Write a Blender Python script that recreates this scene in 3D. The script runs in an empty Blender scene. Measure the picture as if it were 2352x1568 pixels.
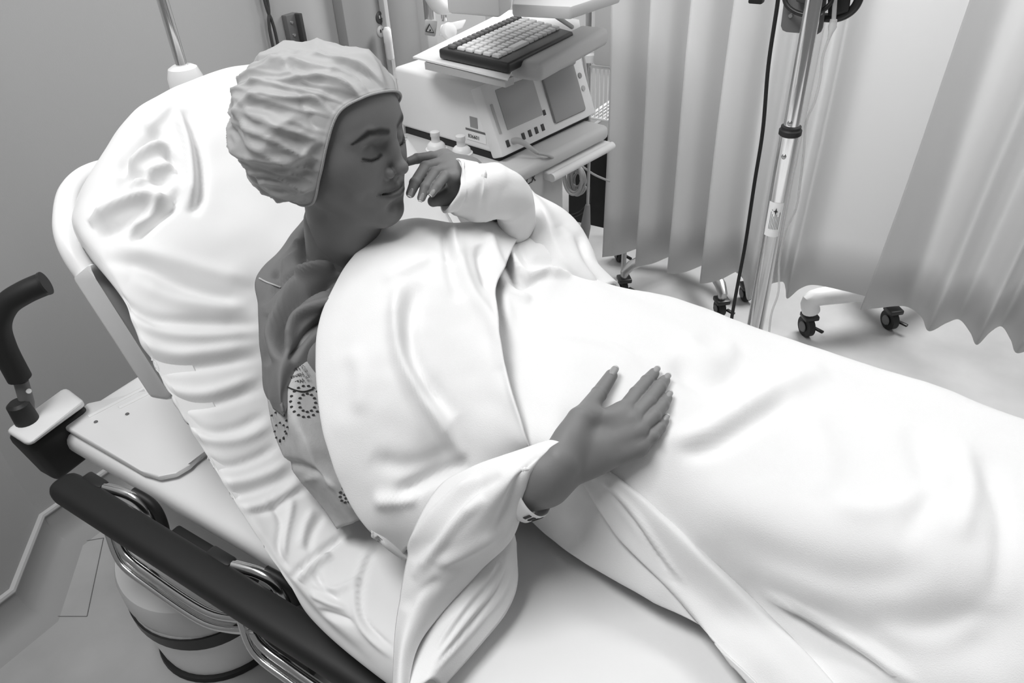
import bpy, bmesh, math, random
import numpy as np
from mathutils import Vector, Matrix
from mathutils.bvhtree import BVHTree

# ------------------------------------------------------------------ camera
FPX, CX, CY = 1710.0, 1176.0, 784.0
CAMH = 1.55
RW = np.array([[0.84995, -0.27864, 0.44716], [0.52516, 0.5164, -0.67642], [-0.04244, 0.80975, 0.58524]])
u_, s_, v_ = np.linalg.svd(RW); RW = u_ @ v_
cam_d = bpy.data.cameras.new('camera'); cam = bpy.data.objects.new('camera', cam_d)
bpy.context.scene.collection.objects.link(cam)
cam_d.sensor_fit = 'HORIZONTAL'; cam_d.sensor_width = 36.0; cam_d.lens = 36.0 * FPX / 2352.0
cam_d.clip_start = 0.05
cam.matrix_world = Matrix([[*RW[i], [0, 0, CAMH][i]] for i in range(3)] + [[0, 0, 0, 1]])
SC = bpy.context.scene; SC.camera = cam
# ------------------------------------------------------------------ light
W = bpy.data.worlds.new('world'); SC.world = W; W.use_nodes = True
W.node_tree.nodes['Background'].inputs[0].default_value = (.8, .8, .8, 1)
W.node_tree.nodes['Background'].inputs[1].default_value = 0.23
def area(name, loc, target, sx, sy, power):
    l = bpy.data.lights.new(name, 'AREA'); l.shape = 'RECTANGLE'; l.size = sx; l.size_y = sy; l.energy = power
    o = bpy.data.objects.new(name, l); SC.collection.objects.link(o); o.location = loc
    o.rotation_euler = (Vector(target) - Vector(loc)).to_track_quat('-Z', 'Y').to_euler(); return o
area('ceiling_or_fill_light', (-.7, 1.75, 3.1), (-.5, 1.0, .9), 1.2, .6, 7.5)
area('ceiling_or_fill_light', (-.85, -.05, 3.1), (-.5, .5, .7), 1.2, .6, 43)
area('ceiling_or_fill_light', (.2, 1.65, 2.6), (.2, 2.4, .6), 1.2, .6, 18)  # added fill lamp that brightens the curtain, not a known ceiling fitting
area('corridor_light', (-.2, 3.6, 2.3), (-.2, 2.4, 1.0), 1.6, .8, 85)
SC.view_settings.view_transform = 'Standard'; SC.view_settings.look = 'None'
SC.view_settings.exposure = 0.0; SC.view_settings.gamma = 1.0; SC.view_settings.use_curve_mapping = False

# ------------------------------------------------------------------ helpers
random.seed(3); RNG = np.random.RandomState(5)
def ray(px, py):
    v = np.array([(px - CX) / FPX, -(py - CY) / FPX, -1.0]); return RW @ (v / np.linalg.norm(v))
O3 = np.array([0, 0, CAMH])
def at(px, py, x=None, y=None, z=None, t=None):
    r = ray(px, py)
    if x is not None: t = x / r[0]
    elif y is not None: t = y / r[1]
    elif z is not None: t = (z - CAMH) / r[2]
    return O3 + r * t
def proj(Wp):
    c = (np.atleast_2d(Wp) - O3) @ RW
    return np.stack([CX + FPX * c[:, 0] / -c[:, 2], CY - FPX * c[:, 1] / -c[:, 2]], 1)

MATS = {}
def mat(name, g, rough=.5, metal=0., bump=0., bscale=200., spec=.5, var=0., vscale=6., alpha=1., trans=0., vcol=False, emit=0., sheen=0., weave=0., sss=0.):
    if name in MATS: return MATS[name]
    m = bpy.data.materials.new(name); m.use_nodes = True; nt = m.node_tree; b = nt.nodes['Principled BSDF']
    def si(k, v):
        if k in b.inputs: b.inputs[k].default_value = v
    si('Base Color', (g, g, g, 1)); si('Roughness', rough); si('Metallic', metal); si('Specular IOR Level', spec)
    si('Alpha', alpha); si('Transmission Weight', trans)
    if sheen: si('Sheen Weight', sheen)
    if sss: si('Subsurface Weight', sss); si('Subsurface Radius', (.008, .008, .008)); si('Subsurface Scale', 1.0)
    if emit: si('Emission Color', (1, 1, 1, 1)); si('Emission Strength', emit)
    tc = nt.nodes.new('ShaderNodeTexCoord')
    if vcol:
        a = nt.nodes.new('ShaderNodeVertexColor'); a.layer_name = 'Col'; nt.links.new(a.outputs[0], b.inputs['Base Color'])
    elif var:
        n = nt.nodes.new('ShaderNodeTexNoise'); n.inputs['Scale'].default_value = vscale; n.inputs['Detail'].default_value = 5
        r = nt.nodes.new('ShaderNodeMapRange'); r.inputs[1].default_value = .3; r.inputs[2].default_value = .7
        r.inputs[3].default_value = max(0, g - var); r.inputs[4].default_value = g + var
        nt.links.new(tc.outputs['Object'], n.inputs['Vector']); nt.links.new(n.outputs[0], r.inputs[0]); nt.links.new(r.outputs[0], b.inputs['Base Color'])
    last = None
    if bump:
        n = nt.nodes.new('ShaderNodeTexNoise'); n.inputs['Scale'].default_value = bscale; n.inputs['Detail'].default_value = 4
        bp = nt.nodes.new('ShaderNodeBump'); bp.inputs['Strength'].default_value = bump; bp.inputs['Distance'].default_value = .002
        nt.links.new(tc.outputs['Object'], n.inputs['Vector']); nt.links.new(n.outputs[0], bp.inputs['Height']); nt.links.new(bp.outputs[0], b.inputs['Normal'])
        last = bp
    if weave:
        w = nt.nodes.new('ShaderNodeTexWave'); w.inputs['Scale'].default_value = weave; w.inputs['Distortion'].default_value = 1.5
        bp = nt.nodes.new('ShaderNodeBump'); bp.inputs['Strength'].default_value = .12; bp.inputs['Distance'].default_value = .001
        nt.links.new(tc.outputs['Object'], w.inputs['Vector']); nt.links.new(w.outputs[1], bp.inputs['Height'])
        if last: nt.links.new(last.outputs[0], bp.inputs['Normal'])
        nt.links.new(bp.outputs[0], b.inputs['Normal'])
    MATS[name] = m; return m

def mesh_obj(name, V, Fc, m, parent=None, smooth=True, col=None, loc=None):
    me = bpy.data.meshes.new(name); me.from_pydata([tuple(map(float, v)) for v in V], [], [tuple(map(int, f)) for f in Fc])
    me.update(); o = bpy.data.objects.new(name, me); SC.collection.objects.link(o)
    if m: me.materials.append(m)
    if smooth: me.polygons.foreach_set('use_smooth', [True] * len(me.polygons))
    if col is not None:
        a = me.color_attributes.new('Col', 'FLOAT_COLOR', 'POINT')
        c = np.ones((len(V), 4), np.float32); c[:, :3] = np.asarray(col)[:, None]; a.data.foreach_set('color', c.ravel())
    if parent is not None: put(o, parent)
    return o
def put(o, parent):
    o.parent = parent
    l = o.matrix_basis.copy()
    o.matrix_parent_inverse = Matrix.Translation(-Vector(parent_world(parent)))
def parent_world(p):
    v = Vector(p.location)
    while p.parent is not None:
        q = p.parent; v = v + (p.matrix_parent_inverse.translation) + Vector(q.location) if False else v; break
    return v
def thing(name, label, cat, loc, group=None):
    o = bpy.data.objects.new(name, None); SC.collection.objects.link(o); o.location = tuple(loc); o.empty_display_size = .05
    o['label'] = label; o['category'] = cat
    if group: o['group'] = group
    return o
def tag(o, label, cat, group=None):
    o['label'] = label; o['category'] = cat
    if group: o['group'] = group
    return o
def struct(o): o['kind'] = 'structure'; return o

class MB:
    """collects geometry into one mesh; all coordinates are world coordinates"""
    def __init__(s): s.bm = bmesh.new(); s.sm = []
    def hexa(s, P, bev=0., seg=2):
        """8 corners: bottom 4 (loop) then top 4 (loop)"""
        b = bmesh.new(); vs = [b.verts.new(tuple(map(float, p))) for p in P]
        for f in ((3, 2, 1, 0), (4, 5, 6, 7), (0, 1, 5, 4), (1, 2, 6, 5), (2, 3, 7, 6), (3, 0, 4, 7)): b.faces.new([vs[i] for i in f])
        if bev: bmesh.ops.bevel(b, geom=b.edges[:], offset=bev, segments=seg, affect='EDGES', profile=.5)
        bmesh.ops.recalc_face_normals(b, faces=b.faces[:]); s._add(b); return s
    def _add(s, b):
        me = bpy.data.meshes.new('tmp'); b.to_mesh(me); b.free(); s.bm.from_mesh(me); bpy.data.meshes.remove(me)
    def box(s, c, size, rz=0., bev=0., M=None, seg=2):
        c = np.array(c, float); h = np.array(size, float) / 2; R = np.array([[math.cos(rz), -math.sin(rz), 0], [math.sin(rz), math.cos(rz), 0], [0, 0, 1]]) if M is None else np.array(M)
        P = [c + R @ (h * np.array(k)) for k in ((-1, -1, -1), (1, -1, -1), (1, 1, -1), (-1, 1, -1), (-1, -1, 1), (1, -1, 1), (1, 1, 1), (-1, 1, 1))]
        return s.hexa(P, bev, seg)
    def tube(s, pts, r, n=12, smooth=0, cap=True):
        pts = [np.array(p, float) for p in pts]; rs = list(r) if hasattr(r, '__len__') else [r] * len(pts)
        if smooth: pts, rs = catmull(pts, rs, smooth)
        b = s.bm; rings = []; T = []
        for i in range(len(pts)):
            t = pts[min(i + 1, len(pts) - 1)] - pts[max(i - 1, 0)]; T.append(t / (np.linalg.norm(t) + 1e-12))
        a = np.cross(T[0], [0, 0, 1.]);
        if np.linalg.norm(a) < .1: a = np.cross(T[0], [1., 0, 0])
        a /= np.linalg.norm(a)
        for i, p in enumerate(pts):
            a = a - T[i] * (a @ T[i]); a /= np.linalg.norm(a); c = np.cross(T[i], a)
            rings.append([b.verts.new(tuple(p + rs[i] * (a * math.cos(k * 2 * math.pi / n) + c * math.sin(k * 2 * math.pi / n)))) for k in range(n)])
        for i in range(len(rings) - 1):
            for k in range(n): b.faces.new((rings[i][k], rings[i][(k + 1) % n], rings[i + 1][(k + 1) % n], rings[i + 1][k]))
        if cap: b.faces.new(rings[0][::-1]); b.faces.new(rings[-1])
        return s
    def lathe(s, c, prof, n=32, axis=(0, 0, 1)):
        ax = np.array(axis, float); ax /= np.linalg.norm(ax); a = np.cross(ax, [1., 0, 0]) if abs(ax[0]) < .9 else np.cross(ax, [0, 1., 0]); a /= np.linalg.norm(a); d = np.cross(ax, a); c = np.array(c, float)
        b = s.bm; rings = []
        for r, h in prof:
            rings.append([b.verts.new(tuple(c + ax * h + max(r, 1e-5) * (a * math.cos(k * 2 * math.pi / n) + d * math.sin(k * 2 * math.pi / n)))) for k in range(n)])
        for i in range(len(rings) - 1):
            for k in range(n): b.faces.new((rings[i][k], rings[i][(k + 1) % n], rings[i + 1][(k + 1) % n], rings[i + 1][k]))
        b.faces.new(rings[0][::-1]); b.faces.new(rings[-1]); return s
    def prism(s, poly, vec, bev=0.):
        b = bmesh.new(); v = np.array(vec, float); n = len(poly)
        A = [b.verts.new(tuple(map(float, p))) for p in poly]; B = [b.verts.new(tuple(np.array(p, float) + v)) for p in poly]
        b.faces.new(A[::-1]); b.faces.new(B)
        for i in range(n): b.faces.new((A[i], A[(i + 1) % n], B[(i + 1) % n], B[i]))
        if bev: bmesh.ops.bevel(b, geom=b.edges[:], offset=bev, segments=2, affect='EDGES', profile=.5)
        bmesh.ops.recalc_face_normals(b, faces=b.faces[:]); s._add(b); return s
    def build(s, name, m, parent=None, smooth=True, angle=40):
        bmesh.ops.recalc_face_normals(s.bm, faces=s.bm.faces[:])
        me = bpy.data.meshes.new(name); s.bm.to_mesh(me); s.bm.free()
        if smooth:
            me.polygons.foreach_set('use_smooth', [True] * len(me.polygons))
            try: me.set_sharp_from_angle(angle=math.radians(angle))
            except Exception: pass
        me.materials.append(m)
        o = bpy.data.objects.new(name, me); SC.collection.objects.link(o)
        if parent is not None: put(o, parent)
        return o
def catmull(pts, rs, k):
    P = np.array(pts); R_ = np.array(rs, float); n = len(P); out = []; ro = []
    for i in range(n - 1):
        p0, p1, p2, p3 = P[max(i - 1, 0)], P[i], P[i + 1], P[min(i + 2, n - 1)]
        for j in range(k):
            t = j / k; out.append(.5 * ((2 * p1) + (-p0 + p2) * t + (2 * p0 - 5 * p1 + 4 * p2 - p3) * t * t + (-p0 + 3 * p1 - 3 * p2 + p3) * t ** 3)); ro.append(R_[i] * (1 - t) + R_[i + 1] * t)
    out.append(P[-1]); ro.append(R_[-1]); return out, ro
def up1(A, k):
    """Catmull-Rom upsample along axis 0"""
    n = A.shape[0]; out = []
    ext = np.concatenate([[2 * A[0] - A[1]], A, [2 * A[-1] - A[-2]]])
    for i in range(n - 1):
        p0, p1, p2, p3 = ext[i], ext[i + 1], ext[i + 2], ext[i + 3]
        for j in range(k):
            t = j / k; out.append(.5 * ((2 * p1) + (-p0 + p2) * t + (2 * p0 - 5 * p1 + 4 * p2 - p3) * t * t + (-p0 + 3 * p1 - 3 * p2 + p3) * t ** 3))
    out.append(A[-1]); return np.array(out)
def polydist(Q, line):
    """distance and sign of 2-D points to a polyline, and fraction along it"""
    L = np.array(line, float); best = np.full(len(Q), 1e9); sg = np.zeros(len(Q)); fr = np.zeros(len(Q))
    seg = np.linalg.norm(np.diff(L, axis=0), axis=1); cum = np.concatenate([[0], np.cumsum(seg)]) / seg.sum()
    for i in range(len(L) - 1):
        a, b = L[i], L[i + 1]; d = b - a; ll = d @ d; w = Q - a; t = np.clip((w @ d) / ll, 0, 1)
        e = w - t[:, None] * d; dist = np.linalg.norm(e, axis=1); m = dist < best
        best[m] = dist[m]; cr = d[0] * w[:, 1] - d[1] * w[:, 0]; sg[m] = np.sign(cr)[m]; fr[m] = (cum[i] + t * (cum[i + 1] - cum[i]))[m]
    return best, sg, fr
def smline(line, k=6): return [tuple(p) for p in catmull(line, [0] * len(line), k)[0]] if len(line) > 2 else line
def grid_normals(G):
    du = np.gradient(G, axis=0); dv = np.gradient(G, axis=1); n = np.cross(du, dv); n /= (np.linalg.norm(n, axis=2, keepdims=True) + 1e-12)
    s = np.sign(np.median(((O3 - G) * n).sum(2))); return n * s
def vnoise(Q, scale, seed=0):
    """smooth value noise in 3-D"""
    r = np.random.RandomState(seed); T = r.rand(4096) * 2 - 1; q = Q / scale; i = np.floor(q).astype(int); f = q - i; f = f * f * (3 - 2 * f); o = 0
    for dx in (0, 1):
        for dy in (0, 1):
            for dz in (0, 1):
                h = ((i[..., 0] + dx) * 73856093 ^ (i[..., 1] + dy) * 19349663 ^ (i[..., 2] + dz) * 83492791) & 4095
                o = o + T[h] * (f[..., 0] if dx else 1 - f[..., 0]) * (f[..., 1] if dy else 1 - f[..., 1]) * (f[..., 2] if dz else 1 - f[..., 2])
    return o
def cloth(name, rows, m, parent=None, ku=8, kv=8, strokes=(), noise=((.002, .05),), thick=.003, post=None, fade=0.):
    """rows of nodes: (px,py,z) resolved to world points, or ('w',x,y,z)"""
    A = np.array([[n[1:] if n[0] == 'w' else at(n[0], n[1], z=n[2]) for n in r] for r in rows], float)
    G = up1(A, ku); G = up1(G.transpose(1, 0, 2), kv).transpose(1, 0, 2)
    sh = G.shape[:2]; P2 = proj(G.reshape(-1, 3)); N = grid_normals(G); D = np.zeros(sh[0] * sh[1])
    for st in strokes:
        line, amp, w = st[0], st[1], st[2]; mode = st[3] if len(st) > 3 else 'r'
        d, sg, fr = polydist(P2, smline(line)); taper = np.clip(np.minimum(fr, 1 - fr) / .18, 0, 1) ** .8
        if mode == 'r': D += amp * np.exp(-(d / w) ** 2) * taper
        elif mode == 's':       # ledge: raised on the positive side, falling away slowly
            D += amp * taper * np.where(sg > 0, np.exp(-(d / (w * 5)) ** 2), np.exp(-(d / (w * .5)) ** 2))
    for a, sc in noise: D += a * vnoise(G.reshape(-1, 3), sc, int(sc * 1000))
    if fade: fv = np.linspace(0, 1, sh[1]); D = (D.reshape(sh) * np.clip((np.minimum(fv, 1 - fv) - fade) / .08, 0, 1)[None]).ravel()
    G = G + N * D.reshape(sh)[..., None]
    if post is not None: G = post(G)
    nu, nv = sh; V = G.reshape(-1, 3); Fc = [(i * nv + j, i * nv + j + 1, (i + 1) * nv + j + 1, (i + 1) * nv + j) for i in range(nu - 1) for j in range(nv - 1)]
    o = mesh_obj(name, V, Fc, m, parent)
    # orient towards the camera side then thicken
    if (grid_normals(G)[nu // 2, nv // 2] @ np.array(o.data.polygons[(nu // 2) * (nv - 1) + nv // 2].normal)) < 0: o.data.flip_normals()
    md = o.modifiers.new('solid', 'SOLIDIFY'); md.thickness = thick; md.offset = -1
    o['_n'] = 0; del o['_n']
    CL[name] = (V, Fc); return o
CL = {}
def bvh(*names):
    V = []; Fs = []
    for n in names:
        v, f = CL[n]; k = len(V); V += [tuple(x) for x in v]; Fs += [tuple(i + k for i in ff) for ff in f]
    return BVHTree.FromPolygons(V, Fs)
def hit(tree, px, py, off=0.):
    r = ray(px, py); h = tree.ray_cast(Vector(O3), Vector(r))
    if h[0] is None: return None
    n = np.array(h[1]);
    if n @ r > 0: n = -n
    return np.array(h[0]) + n * off
def text(name, s, m, parent, origin, xdir, ydir, size, ext=.0004):
    cu = bpy.data.curves.new(name, 'FONT'); cu.body = s; cu.size = size; cu.extrude = ext; cu.align_x = 'CENTER'; cu.align_y = 'CENTER'
    o = bpy.data.objects.new('tmp', cu); SC.collection.objects.link(o)
    x = np.array(xdir, float); x /= np.linalg.norm(x); y = np.array(ydir, float); y -= x * (x @ y); y /= np.linalg.norm(y); z = np.cross(x, y)
    dg = bpy.context.evaluated_depsgraph_get(); me = bpy.data.meshes.new_from_object(o.evaluated_get(dg)); bpy.data.objects.remove(o)
    me.name = name; me.transform(Matrix([[x[0], y[0], z[0], origin[0]], [x[1], y[1], z[1], origin[1]], [x[2], y[2], z[2], origin[2]], [0, 0, 0, 1]]))
    me.materials.clear(); me.materials.append(m); q = bpy.data.objects.new(name, me); SC.collection.objects.link(q)
    if parent is not None: put(q, parent)
    return q

# ------------------------------------------------------------------ materials
M_wall = mat('wall_paint', .42, .7, bump=.1, bscale=300); M_floor = mat('vinyl_floor', .44, .35, var=.05, vscale=5, bump=.03, bscale=40)
M_cove = mat('cove_base', .33, .45); M_trim = mat('cove_trim', .52, .4)
M_white = mat('white_plastic', .86, .4); M_white2 = mat('white_enamel', .84, .35); M_grey = mat('grey_plastic', .3, .45); M_lgrey = mat('light_grey_plastic', .5, .45)
M_black = mat('black_rubber', .012, .55); M_blackgloss = mat('black_plastic', .02, .35); M_dark = mat('dark_grey_plastic', .05, .5); M_mid = mat('mid_grey_plastic', .14, .5)
M_chrome = mat('chrome', .75, .16, 1.); M_steel = mat('brushed_steel', .5, .35, 1.)
M_sheet = mat('sheet_cotton', .80, .8, bump=.05, bscale=500, weave=0); M_blank = mat('flannel_blanket', .80, .95, bump=.22, bscale=800, sheen=.1)
M_robe = mat('white_robe_cotton', .80, .9, bump=.18, bscale=800)
M_curt = mat('curtain_fabric', .66, .8, bump=.05, bscale=500)
M_skin = mat('skin', .2, .5, vcol=True, bump=.05, bscale=600, spec=.35, sss=.06)
M_gown = mat('gown_lining', .16, .7, bump=.1, bscale=500); M_gown2 = mat('gown_print', .5, .8, bump=.15, bscale=600, var=.03, vscale=80)
M_print = mat('gown_ink', .03, .8); M_ink = mat('black_ink', .02, .6); M_screen = mat('screen_grey', .45, .25)
M_clear = mat('clear_tubing', .8, .1, alpha=.45); M_hair = mat('brow_hair', .006, .6); M_nail = mat('nail', .30, .2); M_nailtip = mat('nail_tip', .6, .25)

# ------------------------------------------------------------------ room
m = MB(); m.box((.6, 1.6, -.05), (6.2, 6.4, .1)); struct(m.build('floor', M_floor, smooth=False))
m = MB(); m.box((-1.83, 2.6, 1.4), (.1, 4.35, 2.8)); struct(m.build('wall_head', M_wall, smooth=False))
m = MB(); m.prism([(-1.88, .43, 0), (-1.78, .43, 0), (-1.62, .262, 0), (-1.62, -1.6, 0), (-1.88, -1.6, 0)], (0, 0, 2.8)); struct(m.build('wall_left', M_wall, smooth=False))
m = MB(); m.box((.6, 4.85, 1.4), (6.2, .1, 2.8)); struct(m.build('wall_far', M_wall, smooth=False))
def cove(name, pts, mm, prof):
    """profile swept along a plan polyline; prof = (distance from wall, z)"""
    P = np.array(pts, float); n = len(P); m = MB(); b = m.bm; rings = []
    for i in range(n):
        d1 = P[min(i + 1, n - 1)] - P[max(i - 1, 0)] if 0 < i < n - 1 else (P[1] - P[0] if i == 0 else P[-1] - P[-2])
        if 0 < i < n - 1:
            a = P[i] - P[i - 1]; c = P[i + 1] - P[i]; a /= np.linalg.norm(a); c /= np.linalg.norm(c); na = np.array([a[1], -a[0]]); nc = np.array([c[1], -c[0]]); nn = (na + nc); nn /= nn @ na
        else: d1 = d1 / np.linalg.norm(d1); nn = np.array([d1[1], -d1[0]])
        rings.append([b.verts.new((P[i][0] + nn[0] * q, P[i][1] + nn[1] * q, z)) for q, z in prof])
    k = len(prof)
    for i in range(n - 1):
        for j in range(k): b.faces.new((rings[i][j], rings[i + 1][j], rings[i + 1][(j + 1) % k], rings[i][(j + 1) % k]))
    b.faces.new(rings[0][::-1]); b.faces.new(rings[-1]); return m.build(name, mm, angle=30)
wl = [(-1.62, -1.5), (-1.62, .262), (-1.78, .43), (-1.78, 4.6)]
struct(cove('baseboard_left', wl, M_cove, [(0, 0), (.075, 0), (.06, .004), (.035, .016), (.018, .035), (.01, .06), (.008, .1), (0, .1)]))
struct(cove('trim_1', wl, M_trim, [(0, .1), (.012, .1), (.013, .104), (.011, .11), (0, .11)]))
# floor seams (a welded square patch below the corner)
m = MB()
for a, b_ in (((200, 1415), (95, 1415)), ((200, 1415), (238, 1235)), ((238, 1235), (150, 1250))):
    m.tube([at(*a, z=.0003), at(*b_, z=.0003)], .0012, 5)
struct(m.build('trim_2', mat('floor_seam', .16, .8)))

# ------------------------------------------------------------------ things on the head wall
def wallpt(px, py, x=-1.78): return at(px, py, x=x)
c = thing('wall_panel', 'grey wall-mounted service panel with electrical outlets beside a steel column', 'panel', (-1.78, 1.95, .9))
m = MB(); m.box((-1.76, 1.875, 1.1), (.04, .165, 1.5), bev=.004); m.build('side_board', M_grey, c)
m = MB(); m.box((-1.75, 1.975, 1.1), (.06, .03, 1.5), bev=.003); m.build('edge_frame', M_lgrey, c)
m = MB(); m.box((-1.765, 2.06, 1.1), (.03, .14, 1.5), bev=.003); m.build('outlet_board', M_white, c)
m = MB(); m.box((-1.738, 1.994, 1.1), (.03, .006, 1.5)); m.build('seal_strip', M_black, c)
for px, py in ((869, 40), (897, 40), (872, 72)):
    p = at(px, py, x=-1.745); m = MB(); m.lathe(p, [(.019, 0), (.019, .006), (.015, .009)], 20, (1, 0, 0)); o = m.build('outlet', M_dark if py < 60 else M_lgrey, c)
    m = MB()
    for dy in (-.006, .006): m.box(p + np.array([.010, dy, .003]), (.004, .003, .009))
    m.build('slot', M_ink if py > 60 else M_lgrey, o)
p = at(893, 100, x=-1.70); m = MB(); m.lathe(p - [0, 0, .05], [(.010, 0), (.013, .006), (.013, .05), (.015, .055), (.015, .09), (.008, .1)], 16); m.build('plug', M_white, c)
p = at(935, 60, x=-1.55)
m = MB(); m.tube([(p[0], p[1], .02), (p[0], p[1], 1.9)], .05, 32); tag(m.build('support_column', mat('column_paint', .46, .35)), 'light grey round column rising behind the monitor cart', 'column')
p = at(972, 40, x=-1.5); m = MB(); m.box((p[0], p[1], 1.0), (.06, .05, 1.9), bev=.006); tag(m.build('equipment_rail', M_lgrey), 'flat grey vertical equipment rail right of the round column', 'rail')
# bracket on wall with two hanging cables
p = at(674, 78, x=-1.77); c = thing('wall_bracket', 'short dark steel bracket screwed to the wall above the capped head', 'bracket', p)
m = MB(); m.box(p, (.02, .046, .11), bev=.002); m.build('plate', M_mid, c)
m = MB(); m.box(p + np.array([.018, .016, 0]), (.022, .012, .11), bev=.002); m.build('flange', M_dark, c)
for dz in (.035, .0):
    m = MB(); m.lathe(p + np.array([.01, -.008, dz]), [(.005, 0), (.004, .004)], 12, (1, 0, 0)); m.build('screw', M_chrome, c)
for k, (a, b_) in enumerate((((605, -10), (640, 110)), ((612, -10), (628, 112)))):
    A = at(*a, x=-1.765); B = at(*b_, x=-1.765); B2 = B - np.array([0, 0, .35]); m = MB(); m.tube([A + [0, 0, .3], A, (A + B) / 2 + [0, .004 * (1 - 2 * k), 0], B, B2], .0045, 8, smooth=6)
    tag(m.build('wall_cable', M_dark), ['thicker dark cable running down the wall, slanting right', 'thinner dark cable hanging straighter on the wall, left of the slanting one'][k], 'cable', 'cables on the head wall')

# ------------------------------------------------------------------ bed
bed = thing('hospital_bed', 'white hospital stretcher bed with raised back, lowered black-topped rail and push handles', 'bed', (-.6, .7, 0))
y0, y1 = .425, 1.08
# deck: x from -1.385 to 1.0
m = MB(); m.box(((-1.385 + 1.1) / 2, (y0 + y1) / 2, .565), (2.485, y1 - y0, .05), bev=.018, seg=3); m.build('deck', M_white, bed)
P = [at(*q, z=.596) for q in ((152, 990), (205, 935), (345, 905), (520, 940), (530, 1010), (462, 1052), (440, 1078), (408, 1097), (368, 1105), (330, 1092))]
m = MB(); m.prism(P, (0, 0, .012), bev=.004); dp = m.build('deck_tray', M_white2, bed)
m = MB()
for a, b_ in (((205, 960), (330, 895)), ((275, 940), (345, 905))):
    A = at(*a, z=.604); B = at(*b_, z=.604); m.tube([A, B], .007, 8)
m.build('tray_rib', M_white2, dp)
for q in ((220, 968), (292, 950)):
    m = MB(); m.lathe(at(*q, z=.609), [(.004, 0), (.003, .001)], 12); m.build('screw_hole', M_mid, dp)
m = MB(); m.box((-.1, .76, .42), (1.9, .45, .1), bev=.02); m.box((-.75, .76, .25), (.16, .3, .3), bev=.02); m.box((.6, .76, .25), (.16, .3, .3), bev=.02); m.box((-.1, .76, .16), (1.9, .4, .06), bev=.02); m.build('chassis', M_white2, bed)
for (x, y) in ((-.95, .5), (-.95, 1.02), (.8, .5), (.8, 1.02)):
    m = MB(); m.lathe((x, y - .02, .075), [(.02, 0), (.072, .002), (.075, .01), (.075, .03), (.072, .038), (.02, .04)], 28, (0, 1, 0)); w = m.build('caster', M_black, bed)
    m = MB(); m.tube([(x, y, .08), (x, y, .17)], .016, 12); m.build('stem', M_steel, w)
# backrest panel (near side edge of the shell) : sloping slab under the mattress
def BR(s, y, n=0.):   # point on the backrest plane: s metres up from hinge, n off the plane
    a = math.radians(44); return np.array([-.60 - s * math.cos(a) - n * math.sin(a) * -1 * -1, y, .625 + s * math.sin(a) + n * math.cos(a)])
P = []
for q, yy in (((163, 636), .455), ((205, 600), .455), ((215, 640), .455), ((395, 905), .43), ((385, 921), .43), ((345, 915), .43)): P.append(at(*q, y=yy))
m = MB(); m.prism(P, (-.05, .06, -.05), bev=.008); m.build('backrest_shell', M_white, bed)
m = MB(); m.tube([at(310, 372, x=-1.27), at(240, 388, x=-1.24), at(192, 408, x=-1.22), at(158, 447, x=-1.19), at(148, 510, x=-1.15), at(158, 560, x=-1.11), at(185, 610, y=.475), at(225, 660, y=.475)], .0165, 18, smooth=8); m.build('pull_handle', M_white, bed)
# IV pole in socket at the head end
p = at(418, 152, x=-1.33); m = MB(); m.lathe(p - [0, 0, .05], [(.034, 0), (.033, .03), (.027, .047), (.018, .052), (.014, .052)], 28); m.lathe(p - [0, 0, .6], [(.02, 0), (.02, .56)], 16); s = m.build('pole_socket', M_white2, bed)
m = MB(); m.tube([p - [0, 0, .02], p + [0, 0, .9]], .0105, 20); m.build('drip_pole', M_chrome, bed)
# corner bumper with upright black push grip
cb = at(95, 985, z=.60)
A = [at(*q, z=.615) for q in ((8, 1000), (68, 1033), (205, 935), (150, 890))]
m = MB()
lo = [a - np.array([0, 0, .115]) for a in A]; cc = sum(lo) / 4; lo = [cc + (q - cc) * .72 for q in lo]
m.hexa([*lo, *A], bev=.014, seg=3); bp = m.build('corner_bumper', M_black, bed)
T = [at(*q, z=.645) for q in ((14, 988), (66, 1024), (195, 920), (150, 888))]; B = [at(*q, z=.617) for q in ((10, 992), (68, 1026), (200, 932), (150, 892))]
m = MB(); m.hexa([*B, *T], bev=.01, seg=3)
m.build('bumper_cover', M_white, bp)
g0 = at(62, 965, z=.645)
m = MB(); m.lathe(g0 - [0, 0, .01], [(.021, 0), (.02, .05), (.014, .055)], 20); m.build('grip_socket', M_black, bed)
q0 = at(62, 925, x=g0[0]); q1 = at(48, 875, x=g0[0])
m = MB(); m.tube([g0, q0, q1], .0125, 16); m.build('grip_stem', M_mid, bed)
gp = [at(45, 868, x=g0[0]), at(10, 800, x=g0[0]), at(-4, 745, x=g0[0] + .01), at(15, 700, x=g0[0] + .02), at(55, 672, x=g0[0] + .04), at(100, 652, x=g0[0] + .06)]
m = MB(); m.tube(gp, .0205, 20, smooth=8); gr = m.build('push_grip', M_black, bed)
m = MB(); m.tube([gp[-1], gp[-1] + (gp[-1] - gp[-2]) * .12], .0215, 20); m.build('end_cap', M_blackgloss, gr)
m = MB(); m.lathe(at(66, 898, x=g0[0] + .014), [(.005, 0), (.004, .003)], 10, (1, -.3, .5)); m.build('button', M_white, gr)
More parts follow.
